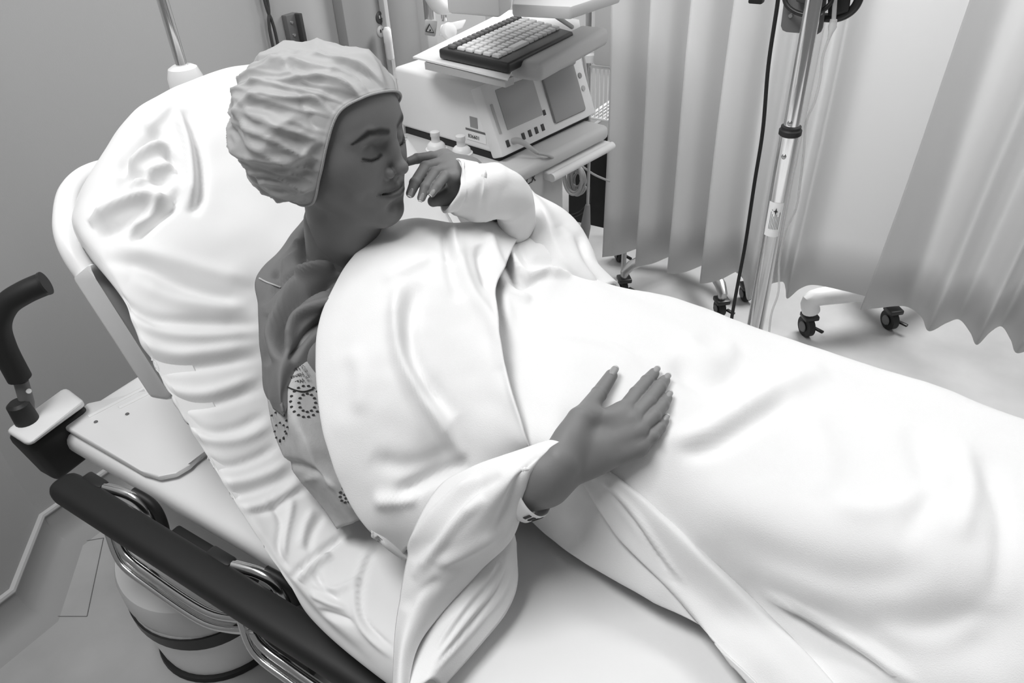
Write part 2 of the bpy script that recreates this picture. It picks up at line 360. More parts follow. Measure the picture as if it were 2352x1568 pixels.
# side rail: black top beam along the near side, chrome hoops below
rl = MB(); R0 = at(135, 1100, z=.60); R1 = np.array([.3, R0[1], .6])
b = rl.bm; rr = []; n = 28
for x, k in ((R0[0] - .002, .55), (R0[0] + .003, .80), (R0[0] + .011, .95), (R0[0] + .022, 1), (0, 1), (.35, 1)):
    ring = []
    for q in range(n):
        a = 2 * math.pi * q / n; ca, sa = math.cos(a), math.sin(a)
        ring.append(b.verts.new((x, .350 + .029 * k * math.copysign(abs(ca) ** .7, ca), .585 + .023 * k * math.copysign(abs(sa) ** .7, sa))))
    rr.append(ring)
for i in range(len(rr) - 1):
    for k in range(n): b.faces.new((rr[i][k], rr[i][(k + 1) % n], rr[i + 1][(k + 1) % n], rr[i + 1][k]))
b.faces.new(rr[0][::-1]); b.faces.new(rr[-1])
rail = rl.build('side_rail', M_black, bed)
for i, dx in enumerate((0, .335, .67, 1.005)):
    x = R0[0] + .075 + dx
    m = MB(); m.tube([(x - .03, .372, .59), (x + .05, .392, .592), (x + .085, .398, .575), (x + .10, .392, .535), (x + .10, .375, .49)], .0095, 14, smooth=8); m.build('chrome_hoop', M_chrome, rail)
    m = MB(); m.tube([(x + .06, .402, .59), (x + .10, .408, .572), (x + .117, .402, .53), (x + .118, .385, .47)], .009, 12, smooth=8); m.build('rubber_hoop', M_black, rail)
    m = MB(); m.box((x - .015, .378, .590), (.055, .03, .026), bev=.006); m.build('rail_bracket', M_blackgloss, rail)
    for k, (yy, zz, rr_) in enumerate(((.335, .545, .008), (.322, .532, .006))):
        m = MB(); m.tube([(x + .06, yy + .015, zz + .02), (x + .09, yy, zz - .03), (x + .16, yy, zz - .05), (x + .29, yy, zz - .05), (x + .36, yy + .01, zz - .035), (x + .43, yy + .015, zz + .01)], rr_, 12, smooth=6); m.build('lower_hoop', M_chrome, rail)
m = MB(); m.box((-.35, .40, .53), (.7, .03, .03), bev=.006); m.box((-.9, .40, .53), (.2, .03, .03), bev=.006); m.build('rail_mount', M_black, rail)

# ------------------------------------------------------------------ mattress and fitted sheet
def mtop(x):    # height of the mattress top on its centre line
    return .745 + max(0, -.60 - x) * .93
rows = []
R_ = [  # x, z, y near, y far, crown
 (-1.19, 1.08, .54, 1.08, 0), (-1.16, 1.17, .52, 1.09, 0), (-1.11, 1.195, .50, 1.09, .005), (-1.04, 1.15, .475, 1.09, .01), (-.96, 1.075, .455, 1.08, .012), (-.88, .99, .425, 1.06, .012), (-.80, .90, .402, 1.04, .02), (-.72, .83, .38, 1.03, .01), (-.64, .765, .362, 1.02, .0),
 (-.57, .735, .35, 1.01, -.005), (-.45, .73, .335, 1.0, 0), (-.25, .73, .325, .99, 0), (0, .73, .315, .98, 0), (.3, .73, .305, .97, 0), (.65, .73, .30, .96, 0), (1.0, .73, .30, .95, 0)]
for x, z, ya, yb, cr in R_:
    w = yb - ya; nx, nz = ((-.68, .73) if x < -.62 else (0, 1))
    hang = .10 if x < -.62 else .09; r = []
    for f, dn in ((.04, -hang), (-.012, -.06), (0, -.022), (.035, -.003), (.13, 0), (.3, 0), (.5, 0), (.7, 0), (.87, 0), (.965, -.003), (1, -.025), (1.01, -.06), (.97, -hang)):
        sag = np.interp(ya + w * f, [.45, .52, .58, .66, .73, .80, .95, 1.05, 1.1], [.13, .105, .065, .02, -.005, 0, .01, .04, .07]) * np.interp(-x, [.85, .95, 1.03, 1.1, 1.16], [0, .15, .5, 1, 1.3])
        c2 = cr * math.sin(math.pi * min(max(f, 0), 1)) ** .7 if 0 < f < 1 else 0
        r.append(('w', x + nx * (dn + .022 + c2 * .3), ya + w * f, z + nz * dn + c2 - sag))
    rows.append(r)
mx = MB()
for (s0, s1) in ((0, 1),):
    mx.hexa([(-.62, .375, .60), (1.0, .34, .60), (1.0, .93, .60), (-.62, .985, .60), (-.62, .375, .705), (1.0, .34, .705), (1.0, .93, .705), (-.62, .985, .705)], bev=.02, seg=3)
    mx.hexa([(-.62, .39, .60), (-.60, .985, .60), (-1.08, 1.03, 1.0), (-1.08, .52, 1.0), (-.66, .39, .71), (-.66, .985, .71), (-1.12, 1.03, 1.09), (-1.12, .52, 1.09)], bev=.02, seg=3)
tag(mx.build('mattress', mat('mattress_cover', .2, .6)), 'thick mattress under the white fitted sheet, back section raised', 'mattress')
S = []
def st(l, a, w, mo='r'): S.append((l, a, w, mo))
# knotted corner swirls
st([(265, 400), (330, 330), (375, 300)], -0.0204, 12); st([(285, 385), (345, 345), (390, 335)], 0.0204, 11)
st([(270, 455), (285, 410), (330, 405), (395, 420)], -0.0170, 10); st([(300, 440), (350, 395), (405, 380)], 0.0153, 9)
st([(210, 520), (270, 480), (330, 455), (385, 465)], 0.0221, 12); st([(225, 545), (300, 510), (360, 475)], -0.0153, 11)
st([(400, 240), (430, 330), (440, 420), (430, 480)], 0.0170, 13); st([(425, 250), (455, 340), (460, 440), (440, 495)], -0.0153, 11)
st([(300, 555), (350, 510), (395, 470), (410, 430)], -0.0170, 10); st([(290, 530), (340, 492), (385, 445)], 0.0136, 9)
st([(330, 300), (365, 270), (400, 235)], 0.0102, 11); st([(370, 345), (400, 370), (410, 400)], -0.0153, 8)
# long folds to the shoulder
for l, a, w in (([(235, 595), (330, 612), (430, 660), (590, 705)], -.010, 16), ([(260, 560), (360, 585), (470, 620), (585, 650)], .007, 18), ([(300, 640), (400, 690), (500, 705), (595, 690)], .007, 18),
    ([(240, 660), (330, 725), (420, 740), (598, 745)], -.008, 12), ([(260, 720), (330, 790), (420, 815), (600, 790)], .007, 13), ([(280, 760), (340, 830), (430, 845), (600, 820)], -.0075, 11),
    ([(300, 720), (350, 760), (450, 775), (598, 765)], .006, 12), ([(330, 830), (380, 890), (470, 905), (602, 860)], .006, 12), ([(350, 860), (400, 920), (480, 930), (605, 890)], -.006, 11),
    ([(400, 940), (470, 990), (540, 985), (615, 950)], -.006, 11), ([(420, 970), (480, 1010), (550, 1010), (625, 975)], .006, 11), ([(450, 1050), (520, 1070), (590, 1050), (640, 1020)], -.006, 10),
    ([(500, 1110), (560, 1105), (620, 1085), (665, 1060)], .006, 10), ([(510, 1140), (570, 1130), (630, 1110), (680, 1085)], -.005, 9), ([(540, 1170), (600, 1160), (650, 1135), (695, 1100)], .005, 9),
    ([(570, 1180), (620, 1170), (670, 1140), (715, 1120)], -.005, 8), ([(650, 1290), (655, 1230), (665, 1180), (670, 1140)], .006, 8), ([(665, 1310), (640, 1260), (645, 1200), (620, 1150)], -.005, 8),
    ([(690, 1260), (700, 1210), (720, 1170)], .005, 8), ([(705, 1270), (720, 1220), (745, 1180)], -.005, 8),
    ([(590, 1230), (650, 1330), (750, 1440), (860, 1540)], -.006, 14), ([(560, 1160), (640, 1290), (730, 1390), (830, 1480)], .004, 16)):
    st(l, a, w)
# fold where the back section meets the seat
st([(672, 1330), (690, 1305), (735, 1270), (800, 1222)], -.012, 7); st([(690, 1335), (715, 1300), (760, 1270)], .009, 9)
for l, a, w in (([(715, 1360), (760, 1385), (800, 1400)], .006, 7), ([(720, 1340), (770, 1355), (830, 1330)], .006, 8), ([(735, 1400), (790, 1420), (810, 1430)], -.006, 7), ([(725, 1300), (735, 1340), (780, 1380)], -.006, 8), ([(860, 1240), (830, 1300), (815, 1370), (830, 1440), (900, 1510)], .004, 7), ([(872, 1240), (842, 1300), (827, 1370), (842, 1430), (905, 1490)], -.004, 6)): st(l, a, w)
sh = cloth('fitted_sheet', rows, M_sheet, ku=22, kv=24, strokes=S, noise=((.004, .11), (.0018, .04)), thick=.002, fade=.09)
tag(sh, 'wrinkled white fitted sheet stretched over the raised mattress, knotted at its upper corner', 'sheet')

# ------------------------------------------------------------------ blanket over lap and legs
def drop(n, dy, dz): p = at(*n[:2], z=n[2]); return ('w', p[0], p[1] + dy, p[2] + dz)
T = [
 [(1195, 1180, .79), (1215, 1100, .87), (1215, 1020, .93), (1190, 900, .955), (1165, 780, .975), (1160, 690, .99), (1185, 600, 1.005), (1205, 560, 1.01), (1222, 528, 1.0)],
 [(1262, 1230, .78), (1280, 1140, .86), (1285, 1050, .925), (1270, 925, .955), (1250, 800, .97), (1240, 715, .98), (1252, 650, .985), (1275, 598, .985), (1302, 574, .965)],
 [(1330, 1280, .775), (1345, 1190, .85), (1350, 1080, .915), (1345, 950, .95), (1330, 820, .965), (1320, 735, .97), (1330, 675, .965), (1352, 652, .96), (1378, 648, .94)],
 [(1500, 1385, .775), (1520, 1280, .84), (1540, 1160, .89), (1550, 1030, .92), (1545, 920, .93), (1540, 830, .935), (1540, 760, .93), (1550, 715, .918), (1570, 692, .90)],
 [(1640, 1470, .775), (1700, 1390, .83), (1740, 1280, .88), (1760, 1150, .90), (1765, 1020, .912), (1765, 930, .915), (1755, 850, .91), (1748, 795, .90), (1745, 757, .88)],
 [(1790, 1600, .775), (1880, 1510, .83), (1930, 1380, .88), (1960, 1240, .90), (1970, 1110, .91), (1970, 1010, .912), (1965, 920, .91), (1958, 862, .90), (1950, 822, .88)],
 [(2000, 1750, .775), (2090, 1640, .83), (2150, 1500, .88), (2180, 1350, .905), (2190, 1210, .915), (2190, 1090, .918), (2180, 1000, .915), (2170, 930, .905), (2155, 880, .885)],
 [(2250, 1900, .775), (2360, 1780, .83), (2420, 1600, .88), (2440, 1440, .905), (2440, 1300, .918), (2430, 1170, .92), (2415, 1070, .917), (2400, 1010, .91), (2380, 965, .89)]]
rows = []
T.insert(0, [(n[0] - 75, n[1] + 5, n[2] - .012) for n in T[0]])
T = [[(n[0], n[1], n[2] - (0, .022, .020, .006, 0, 0, 0, 0, 0)[q] * (i > 2)) for q, n in enumerate(r)] for i, r in enumerate(T)]
for i, r in enumerate(T):
    p0 = at(*r[0][:2], z=r[0][2])
    rows.append([('w', p0[0] - .01, p0[1] + .02, p0[2] - .028)] + list(r) + [drop(r[-1], .035, -.06), drop(r[-1], .06, -.2), drop(r[-1], .065, -.36)])
A6 = [n[1:] if n[0] == 'w' else at(n[0], n[1], z=n[2]) for n in rows[-1]]
for dx in (.3, .62): rows.append([('w', p[0] + dx, p[1] - .02 * dx, p[2]) for p in A6])
S = []
st([(1135, 560), (1150, 610), (1160, 680), (1175, 760)], .006, 14)
st([(1520, 1005), (1600, 1000), (1680, 960), (1780, 900), (1900, 850)], .012, 22); st([(1560, 1040), (1640, 1025), (1720, 975), (1820, 920)], -.010, 20)
st([(1545, 830), (1590, 870), (1640, 885), (1720, 850)], -.012, 26); st([(1560, 780), (1620, 820), (1700, 810)], .008, 26)
st([(1740, 1375), (1850, 1430), (1980, 1500), (2110, 1580)], .012, 10); st([(1770, 1400), (1880, 1470), (2000, 1540), (2060, 1590)], -.008, 12)
st([(1165, 545), (1181, 599), (1211, 635), (1257, 625), (1310, 636)], .013, 9); st([(1140, 570), (1160, 605), (1190, 650), (1240, 655)], -.012, 11)
st([(1190, 560), (1215, 595), (1245, 605), (1300, 620)], -.008, 10); st([(1150, 640), (1175, 665), (1220, 690)], .007, 9); st([(1230, 560), (1262, 590), (1300, 600)], .007, 8)
for l, a, w in (([(2080, 980), (2130, 1080), (2120, 1180), (2060, 1260)], -.006, 28), ([(2200, 1010), (2230, 1120), (2200, 1250)], .006, 26), ([(1900, 1150), (1990, 1180), (2100, 1150), (2200, 1060)], .005, 24), ([(1650, 1230), (1800, 1290), (1980, 1330), (2150, 1300)], -.007, 42), ([(2250, 1050), (2300, 1200), (2290, 1380)], -.005, 26), ([(1850, 950), (1900, 1050), (1880, 1150)], .004, 30), ([(2000, 1450), (2150, 1480), (2300, 1420)], .005, 34)): st(l, a, w)
st([(1560, 1300), (1750, 1420), (1980, 1460), (2250, 1440), (2420, 1400)], -.024, 95); st([(1500, 1130), (1750, 1180), (2000, 1210), (2300, 1200)], .008, 80)
st([(1240, 765), (1330, 775), (1410, 800), (1480, 850)], .003, 8)
bl = cloth('blanket', rows, M_blank, ku=16, kv=12, strokes=S, noise=((.004, .15), (.0012, .045), (.0004, .02)), thick=.004)
bt = bvh('blanket')
tag(bl, 'white flannel blanket spread over the reclining woman from lap to feet', 'blanket')
def on(px, py, off=.01, tr=None):
    h = hit(tr or bt, px, py, off)
    return ('w', *h) if h is not None else (px, py, .78)
Ln = [(1325, 1092), (1400, 1195), (1450, 1262), (1550, 1365), (1640, 1468), (1725, 1550), (1800, 1625)]; Rn = [(1384, 1070), (1470, 1135), (1530, 1188), (1640, 1290), (1745, 1392), (1850, 1500), (1930, 1590)]
rows = []
for k in range(len(Ln)):
    a, b_ = np.array(Ln[k]), np.array(Rn[k]); rr_ = []
    for f, o_ in ((-.02, .001), (.04, .012), (.33, .011), (.6, .013), (.96, .012), (1.02, .001)):
        q = a + (b_ - a) * f; rr_.append(on(q[0], q[1], o_))
    rows.append(rr_)
S = []
st([(1385, 1115), (1440, 1180), (1500, 1265), (1550, 1340)], -.005, 5); st([(1395, 1110), (1450, 1170), (1515, 1260), (1570, 1340)], .005, 7)
o = cloth('folded_edge', rows, M_blank, bl, ku=10, kv=8, strokes=S, noise=((.001, .03),), thick=.003)

# ------------------------------------------------------------------ SDF modelling
class SDF:
    def __init__(s): s.ops = []
    def cap(s, a, b, r1, r2=None, k=.01, op='u'): s.ops.append(('c', np.array(a, float), np.array(b, float), r1, r1 if r2 is None else r2, k, op)); return s
    def ell(s, c, r, k=.01, op='u', R=None): s.ops.append(('e', np.array(c, float), np.array(r, float), R, 0, k, op)); return s
    def ev(s, P):
        D = np.full(len(P), 10.)
        for t, a, b, r1, r2, k, op in s.ops:
            if t == 'c':
                d = b - a; l2 = d @ d + 1e-12; h = np.clip(((P - a) @ d) / l2, 0, 1); q = P - a - h[:, None] * d; v = np.sqrt((q * q).sum(1)) - (r1 + (r2 - r1) * h)
            else:
                q = P - a
                if r1 is not None: q = q @ r1
                k0 = np.sqrt(((q / b) ** 2).sum(1)); k1 = np.sqrt(((q / (b * b)) ** 2).sum(1)); v = k0 * (k0 - 1) / (k1 + 1e-9)
            if op == 'u': h = np.clip(.5 + .5 * (v - D) / k, 0, 1); D = v * (1 - h) + D * h - k * h * (1 - h)
            elif op == 's': h = np.clip(.5 - .5 * (-v - D) / k, 0, 1); D = -v * (1 - h) + D * h + k * h * (1 - h)   # max(D,-v)
        return D
    def mesh(s, lo, hi, res, clip=None):
        lo = np.array(lo, float); hi = np.array(hi, float); B = 8; nb = np.ceil((hi - lo) / (res * B)).astype(int)
        I = np.stack(np.meshgrid(*[np.arange(k) for k in nb], indexing='ij'), -1).reshape(-1, 3)
        dc = s.ev(lo + (I + .5) * res * B); I = I[np.abs(dc) < res * B * 1.6]
        g = np.stack(np.meshgrid(*[np.arange(B + 1)] * 3, indexing='ij'), -1).reshape(-1, 3); N = int(nb.max() * B + 3)
        VV = []; KK = []; EE = []
        for c0 in range(0, len(I), 200):
            J = I[c0:c0 + 200]; P = lo + ((J[:, None] * B + g[None]) * res)
            v = s.ev(P.reshape(-1, 3)).reshape(len(J), B + 1, B + 1, B + 1)
            c = np.stack([v[:, i:i + B, j:j + B, k:k + B] for i in (0, 1) for j in (0, 1) for k in (0, 1)], -1)  # idx = i*4+j*2+k
            sg = c < 0; act = sg.any(-1) & ~sg.all(-1); w = np.argwhere(act)
            if not len(w): continue
            cv = c[act]; acc = np.zeros((len(w), 3)); cnt = np.zeros(len(w))
            for a in range(8):
                for ax, st_ in ((0, 4), (1, 2), (2, 1)):
                    if a & st_: continue
                    b = a | st_; m_ = (cv[:, a] < 0) != (cv[:, b] < 0); t = np.where(m_, cv[:, a] / (cv[:, a] - cv[:, b] + 1e-20), 0)
                    base = np.array([(a >> 2) & 1, (a >> 1) & 1, a & 1], float); pt = np.tile(base, (len(w), 1)); pt[:, ax] += t; acc[m_] += pt[m_]; cnt[m_] += 1
            cell = J[w[:, 0]] * B + w[:, 1:]
            VV.append(lo + (cell + acc / cnt[:, None]) * res); KK.append(cell)
            s0 = cv[:, 0] < 0; EE.append(np.stack([s0, cv[:, 4] < 0, cv[:, 2] < 0, cv[:, 1] < 0], 1))
        V = np.concatenate(VV); K = np.concatenate(KK); E_ = np.concatenate(EE)
        key = (K[:, 0] * N + K[:, 1]) * N + K[:, 2]; od = np.argsort(key); ks = key[od]
        def look(Kq):
            q = (Kq[:, 0] * N + Kq[:, 1]) * N + Kq[:, 2]; p = np.clip(np.searchsorted(ks, q), 0, len(ks) - 1); return np.where(ks[p] == q, od[p], -1)
        Fs = []
        for ax, (u, v2) in ((0, (1, 2)), (1, (2, 0)), (2, (0, 1))):
            m_ = E_[:, 0] != E_[:, ax + 1]; Kc = K[m_]; eu = np.zeros(3, int); eu[u] = 1; ev_ = np.zeros(3, int); ev_[v2] = 1
            q = np.stack([look(Kc), look(Kc - eu), look(Kc - eu - ev_), look(Kc - ev_)], 1); ok = (q >= 0).all(1); q = q[ok]; sg = E_[m_][ok][:, 0]
            q[~sg] = q[~sg][:, ::-1]; Fs.append(q)
        Fc = np.concatenate(Fs)
        e = res * .5
        for _ in range(3):      # pull on to the surface
            d = s.ev(V); G = np.stack([s.ev(V + np.eye(3)[i] * e) - s.ev(V - np.eye(3)[i] * e) for i in range(3)], 1) / (2 * e)
            gn = (G * G).sum(1); V = V - (G * (d / np.maximum(gn, .2))[:, None]) * .8
        if clip is not None:
            keep = clip(V[Fc].mean(1)); Fc = Fc[keep]; us = np.unique(Fc); mp = np.full(len(V), -1); mp[us] = np.arange(len(us)); V = V[us]; Fc = mp[Fc]
        return V, Fc
def smin(a, b, k): h = np.clip(.5 + .5 * (b - a) / k, 0, 1); return b * (1 - h) + a * h - k * h * (1 - h)

# ------------------------------------------------------------------ the woman
HM = np.array([[-0.12848, 0.01858, 0.99154], [0.99052, 0.05136, 0.12739], [-0.04855, 0.99851, -0.025]])
u_, s_, v_ = np.linalg.svd(HM); HM = u_ @ v_
HO = np.array([-0.63683, 0.69332, 1.2037])
def hw(x, y, z): return HO + HM @ np.array([x, y, z], float)
person = thing('person', 'woman in bouffant cap reclining, one hand at her mouth and one on her belly', 'person', (-.55, .68, .76))
SKIN = .17
# head in local coordinates
H = SDF()
H.ell((0, .016, -.085), (.072, .082, .090), .02)
H.ell((0, .028, -.036), (.058, .056, .043), .03)             # forehead
H.ell((0, -.03, -.052), (.062, .082, .056), .03)
H.ell((0, -.072, -.040), (.047, .038, .046), .02)
for s_ in (-1, 1):
    H.cap((s_ * .056, -.052, -.075), (s_ * .014, -.098, -.010), .016, .015, .02)     # jaw
    H.ell((s_ * .036, -.036, -.020), (.024, .024, .019), .022)                       # cheek
    H.ell((s_ * .052, -.012, -.034), (.015, .02, .02), .02)
H.ell((0, -.098, -.007), (.017, .014, .013), .014)                                    # chin
H.ell((0, -.066, -.007), (.030, .022, .018), .014)                                    # muzzle
for s_ in (-1, 1):
    H.ell((s_ * .031, .003, .012), (.021, .013, .015), .012, 's')                    # socket
    H.ell((s_ * .031, -.003, -.0125), (.0165, .0125, .0145), .004)                    # lid ball
    H.cap((s_ * .010, .019, -.003), (s_ * .032, .023, -.004), .007, .006, .010); H.cap((s_ * .032, .023, -.004), (s_ * .050, .016, -.017), .006, .006, .010)
    H.cap((s_ * .045, -.0055, -.006), (s_ * .018, -.0055, -.001), .0012, .0012, .002, 's') if False else None
H.cap((0, .012, .000), (0, -.006, .009), .0070, .0068, .012)                          # nose bridge
H.cap((0, -.004, .0085), (0, -.028, .0200), .0064, .0076, .008)
H.ell((0, -.0305, .0212), (.0086, .0080, .0084), .006)
for s_ in (-1, 1):
    H.ell((s_ * .0128, -.0352, .0080), (.0070, .0072, .0095), .004)
    H.ell((s_ * .0062, -.0435, .0125), (.0034, .0026, .0050), .003, 's')
H.cap((0, -.036, .016), (0, -.044, .008), .0042, .004, .005)
# lips
for s_ in (-1, 1):
    H.cap((0.001 * s_, -.0570, .0085), (s_ * .016, -.0580, .0055), .0050, .0045, .004); H.cap((s_ * .016, -.0580, .0055), (s_ * .031, -.0585, -.0065), .0040, .0018, .004)
    H.cap((0, -.0680, .0078), (s_ * .015, -.0665, .0050), .0066, .0057, .004); H.cap((s_ * .015, -.0665, .0050), (s_ * .030, -.0597, -.0065), .0052, .0018, .004)
    H.ell((s_ * .034, -.060, -.010), (.008, .010, .006), .008)
for s_ in (-1, 1):
    H.cap((0, -.0622, .0140), (s_ * .016, -.0615, .0108), .0014, .0014, .0025, 's'); H.cap((s_ * .016, -.0615, .0108), (s_ * .033, -.0582, -.002), .0014, .0015, .0025, 's')
H.ell((0, -.082, .010), (.016, .005, .006), .010, 's')
# ear-level side fill + neck
H.cap((0, -.04, -.080), (-.002, -.12, -.080), .046, .044, .03)
ht = H.ev
# neck continues to the torso
nk = HM.T @ (np.array([-.745, .68, .985]) - HO); H.cap((-.002, -.11, -.08), nk, .044, .054, .03)
V, Fc = H.mesh((-.10, -.26, -.24), (.10, .15, .05), .0016)
# head colouring in local coordinates
def lines(P, segs, w):
    d = np.full(len(P), 9.)
    for a, b in segs:
        a = np.array(a, float); b = np.array(b, float); q = b - a; h = np.clip(((P - a) @ q) / (q @ q), 0, 1); d = np.minimum(d, np.linalg.norm(P - a - h[:, None] * q, axis=1) / w)
    return np.clip(1.25 - d, 0, 1)
col = np.full(len(V), SKIN); front = V[:, 2] > -.03
lipseg = [((-.029, -.0588, -.003), (-.013, -.0578, .010)), ((-.013, -.0578, .010), (.013, -.0578, .010)), ((.013, -.0578, .010), (.029, -.0588, -.003)), ((-.027, -.0610, -.002), (-.012, -.0672, .011)), ((-.012, -.0672, .011), (.012, -.0672, .011)), ((.012, -.0672, .011), (.027, -.0610, -.002))]
col -= .085 * lines(V * [1, 1, .2], [(np.array(a) * [1, 1, .2], np.array(b) * [1, 1, .2]) for a, b in lipseg], .0046)
seam = [((-.032, -.0583, -.002), (-.016, -.0615, .009)), ((-.016, -.0615, .009), (.016, -.0615, .009)), ((.016, -.0615, .009), (.032, -.0583, -.002))]
col -= .08 * lines(V * [1, 1, .3], [(np.array(a) * [1, 1, .3], np.array(b) * [1, 1, .3]) for a, b in seam], .0018)
for s_ in (-1, 1):
    lash = [((s_ * .020, -.0085, 0), (s_ * .027, -.0112, 0)), ((s_ * .027, -.0112, 0), (s_ * .037, -.0112, 0)), ((s_ * .037, -.0112, 0), (s_ * .048, -.0062, 0))]
    col -= .15 * lines(V * [1, 1, .1], lash, .0024) * front
    col -= .045 * np.exp(-(((V[:, 0] - s_ * .031) / .017) ** 2 + ((V[:, 1] + .001) / .009) ** 2) ** 1.5) * front   # eye make-up
    brow = [((s_ * .012, .0195, 0), (s_ * .022, .0225, 0)), ((s_ * .022, .0225, 0), (s_ * .040, .0255, 0)), ((s_ * .040, .0255, 0), (s_ * .057, .0145, 0))]
    wd = np.interp(np.abs(V[:, 0]), [.012, .022, .040, .057], [.0040, .0048, .0036, .0014])
    d = np.full(len(V), 9.)
    for a, b_ in brow:
        a = np.array(a); b_ = np.array(b_); q = b_ - a; P_ = V * [1, 1, 0]; h = np.clip(((P_ - a) @ q) / (q @ q), 0, 1); d = np.minimum(d, np.linalg.norm(P_ - a - h[:, None] * q, axis=1))
    col -= .145 * np.clip(1.5 - d / wd, 0, 1) * front
col = np.clip(col, .012, 1)
BV = [HO + V @ HM.T]; BF = [Fc]; BC = [col]
headV = V

# right hand resting on the belly: joints by pixel, resting on blanket
RH = SDF()
def bj(px, py, r):
    h = hit(bt, px, py, 0); return at(px, py, t=np.linalg.norm(h - O3) - r) if h is not None else at(px, py, z=.96)
NAILS = []
def finger(sd, J, Rr):
    for i in range(len(J) - 1): sd.cap(J[i], J[i + 1], Rr[i], Rr[i + 1], .0012)
    for i in (1, 2): 
        if i < len(J) - 1: sd.ell(J[i], (Rr[i] * 1.045,) * 3, .0012)
def RJ(px, py, off, r=None): return bj(px, py, off)
wr = at(1247, 1101, z=.925)
mcp = [RJ(1428, 952, .021), RJ(1447, 968, .023), RJ(1461, 990, .022), RJ(1464, 1024, .018)]
fi = [
 [mcp[0], RJ(1462, 905, .018), RJ(1486, 876, .0125), RJ(1502, 857, .009)],
 [mcp[1], RJ(1489, 923, .020), RJ(1514, 889, .0135), RJ(1527, 873, .0095)],
 [mcp[2], RJ(1501, 955, .020), RJ(1521, 930, .0135), RJ(1532, 914, .0095)],
 [mcp[3], RJ(1497, 1001, .016), RJ(1515, 981, .0115), RJ(1525, 967, .009)]]
fr = [(.0112, .0096, .0086, .0070), (.0112, .0097, .0086, .0070), (.0108, .0093, .0082, .0067), (.0096, .0083, .0073, .0061)]
for i in range(4):
    finger(RH, fi[i], fr[i])
    RH.cap(wr + (mcp[i] - wr) * .25, mcp[i], .0155, .0112, .006)
    RH.cap(wr + (mcp[i] - wr) * .45, mcp[i] - (ray(1430, 1000) * -.003), .013, .0110, .010)
pc = (wr * .45 + sum(mcp) / 4 * .55); RH.cap(wr, pc, .021, .020, .018)
RH.cap(at(1275, 1075, z=.945), at(1268, 1128, z=.905), .017, .015, .02)
tj = [at(1288, 1050, z=.952), at(1330, 962, z=.972), RJ(1375, 905, .014), RJ(1404, 862, .011)]
RH.cap(at(1262, 1075, z=.94), tj[0], .018, .0175, .015); RH.cap(tj[0], tj[1], .0175, .0115, .012); finger(RH, tj[1:], (.0112, .0098, .0080))
RH.cap(tj[1], mcp[0], .0085, .008, .016)   # web
RH.cap(tj[0] * .5 + tj[1] * .5, pc, .013, .015, .02)
elb = np.array([-.475, .462, .782])
RH.cap(wr, wr + (elb - wr) * .3, .0235, .028, .02); RH.cap(wr + (elb - wr) * .3, elb, .026, .030, .02); RH.cap(at(1240, 1078, z=.935), at(1225, 1125, z=.90), .017, .017, .02)
shR = np.array([-.70, .545, .925])
allp = np.array([q for f in fi for q in f] + tj + [wr]); lo = allp.min(0) - .05; hi = allp.max(0) + .03; lo[0] -= .10; lo[1] -= .03; lo[2] -= .05
V, Fc = RH.mesh(lo, hi, .0016); n0 = sum(len(v) for v in BV)
BV.append(V); BF.append(Fc + n0); BC.append(np.full(len(V), SKIN * 1.15))
for i in range(4): NAILS.append((fi[i][-2], fi[i][-1], fr[i][-1], (mcp[0] - mcp[3])))
NAILS.append((tj[-2], tj[-1], .0083, (np.array([0, 0, 1.]))))

# left hand at the mouth
LH = SDF()
def pj(px, py, t): return at(px, py, t=t)
mo = hw(.004, -.062, .012); tm = np.linalg.norm(mo - O3)
W2 = pj(1072, 402, tm + .075)
mc = [pj(1022, 362, tm + .085), pj(1030, 372, tm + .070), pj(1036, 388, tm + .056), pj(1044, 408, tm + .045)]
lf = [
 [mc[0], pj(990, 361, tm + .075), pj(958, 364, tm + .065), pj(936, 372, tm + .055)],
 [mc[1], pj(978, 384, tm + .045), pj(953, 420, tm + .020), pj(943, 444, tm + .010)],
 [mc[2], pj(1000, 396, tm + .035), pj(977, 430, tm + .012), pj(968, 454, tm + .004)],
 [mc[3], pj(1022, 405, tm + .030), pj(1003, 428, tm + .012), pj(992, 444, tm + .004)]]
lr = [(.0098, .0082, .0070, .0058), (.0098, .0085, .0075, .0062), (.0095, .0080, .0070, .0058), (.0088, .0070, .0062, .0052)]
for i in range(4): finger(LH, lf[i], lr[i]); LH.cap(W2, mc[i], .017, .0115, .01)
LH.cap(pj(1060, 425, tm + .06), pj(1020, 455, tm + .055), .014, .010, .012); LH.cap(pj(1020, 455, tm + .055), pj(995, 462, tm + .05), .010, .008, .006)
leb = at(1270, 590, z=.93); LH.cap(W2, leb, .023, .030, .02); shL = np.array([-.66, .84, .95])
allp = np.array([q for f in lf for q in f] + [W2]); V, Fc = LH.mesh(allp.min(0) - .04, allp.max(0) + .05, .0016); n0 = sum(len(v) for v in BV)
BV.append(V); BF.append(Fc + n0); BC.append(np.full(len(V), SKIN * 1.1))
for i in (1, 2, 3): NAILS.append((lf[i][-2], lf[i][-1], lr[i][-1], None))
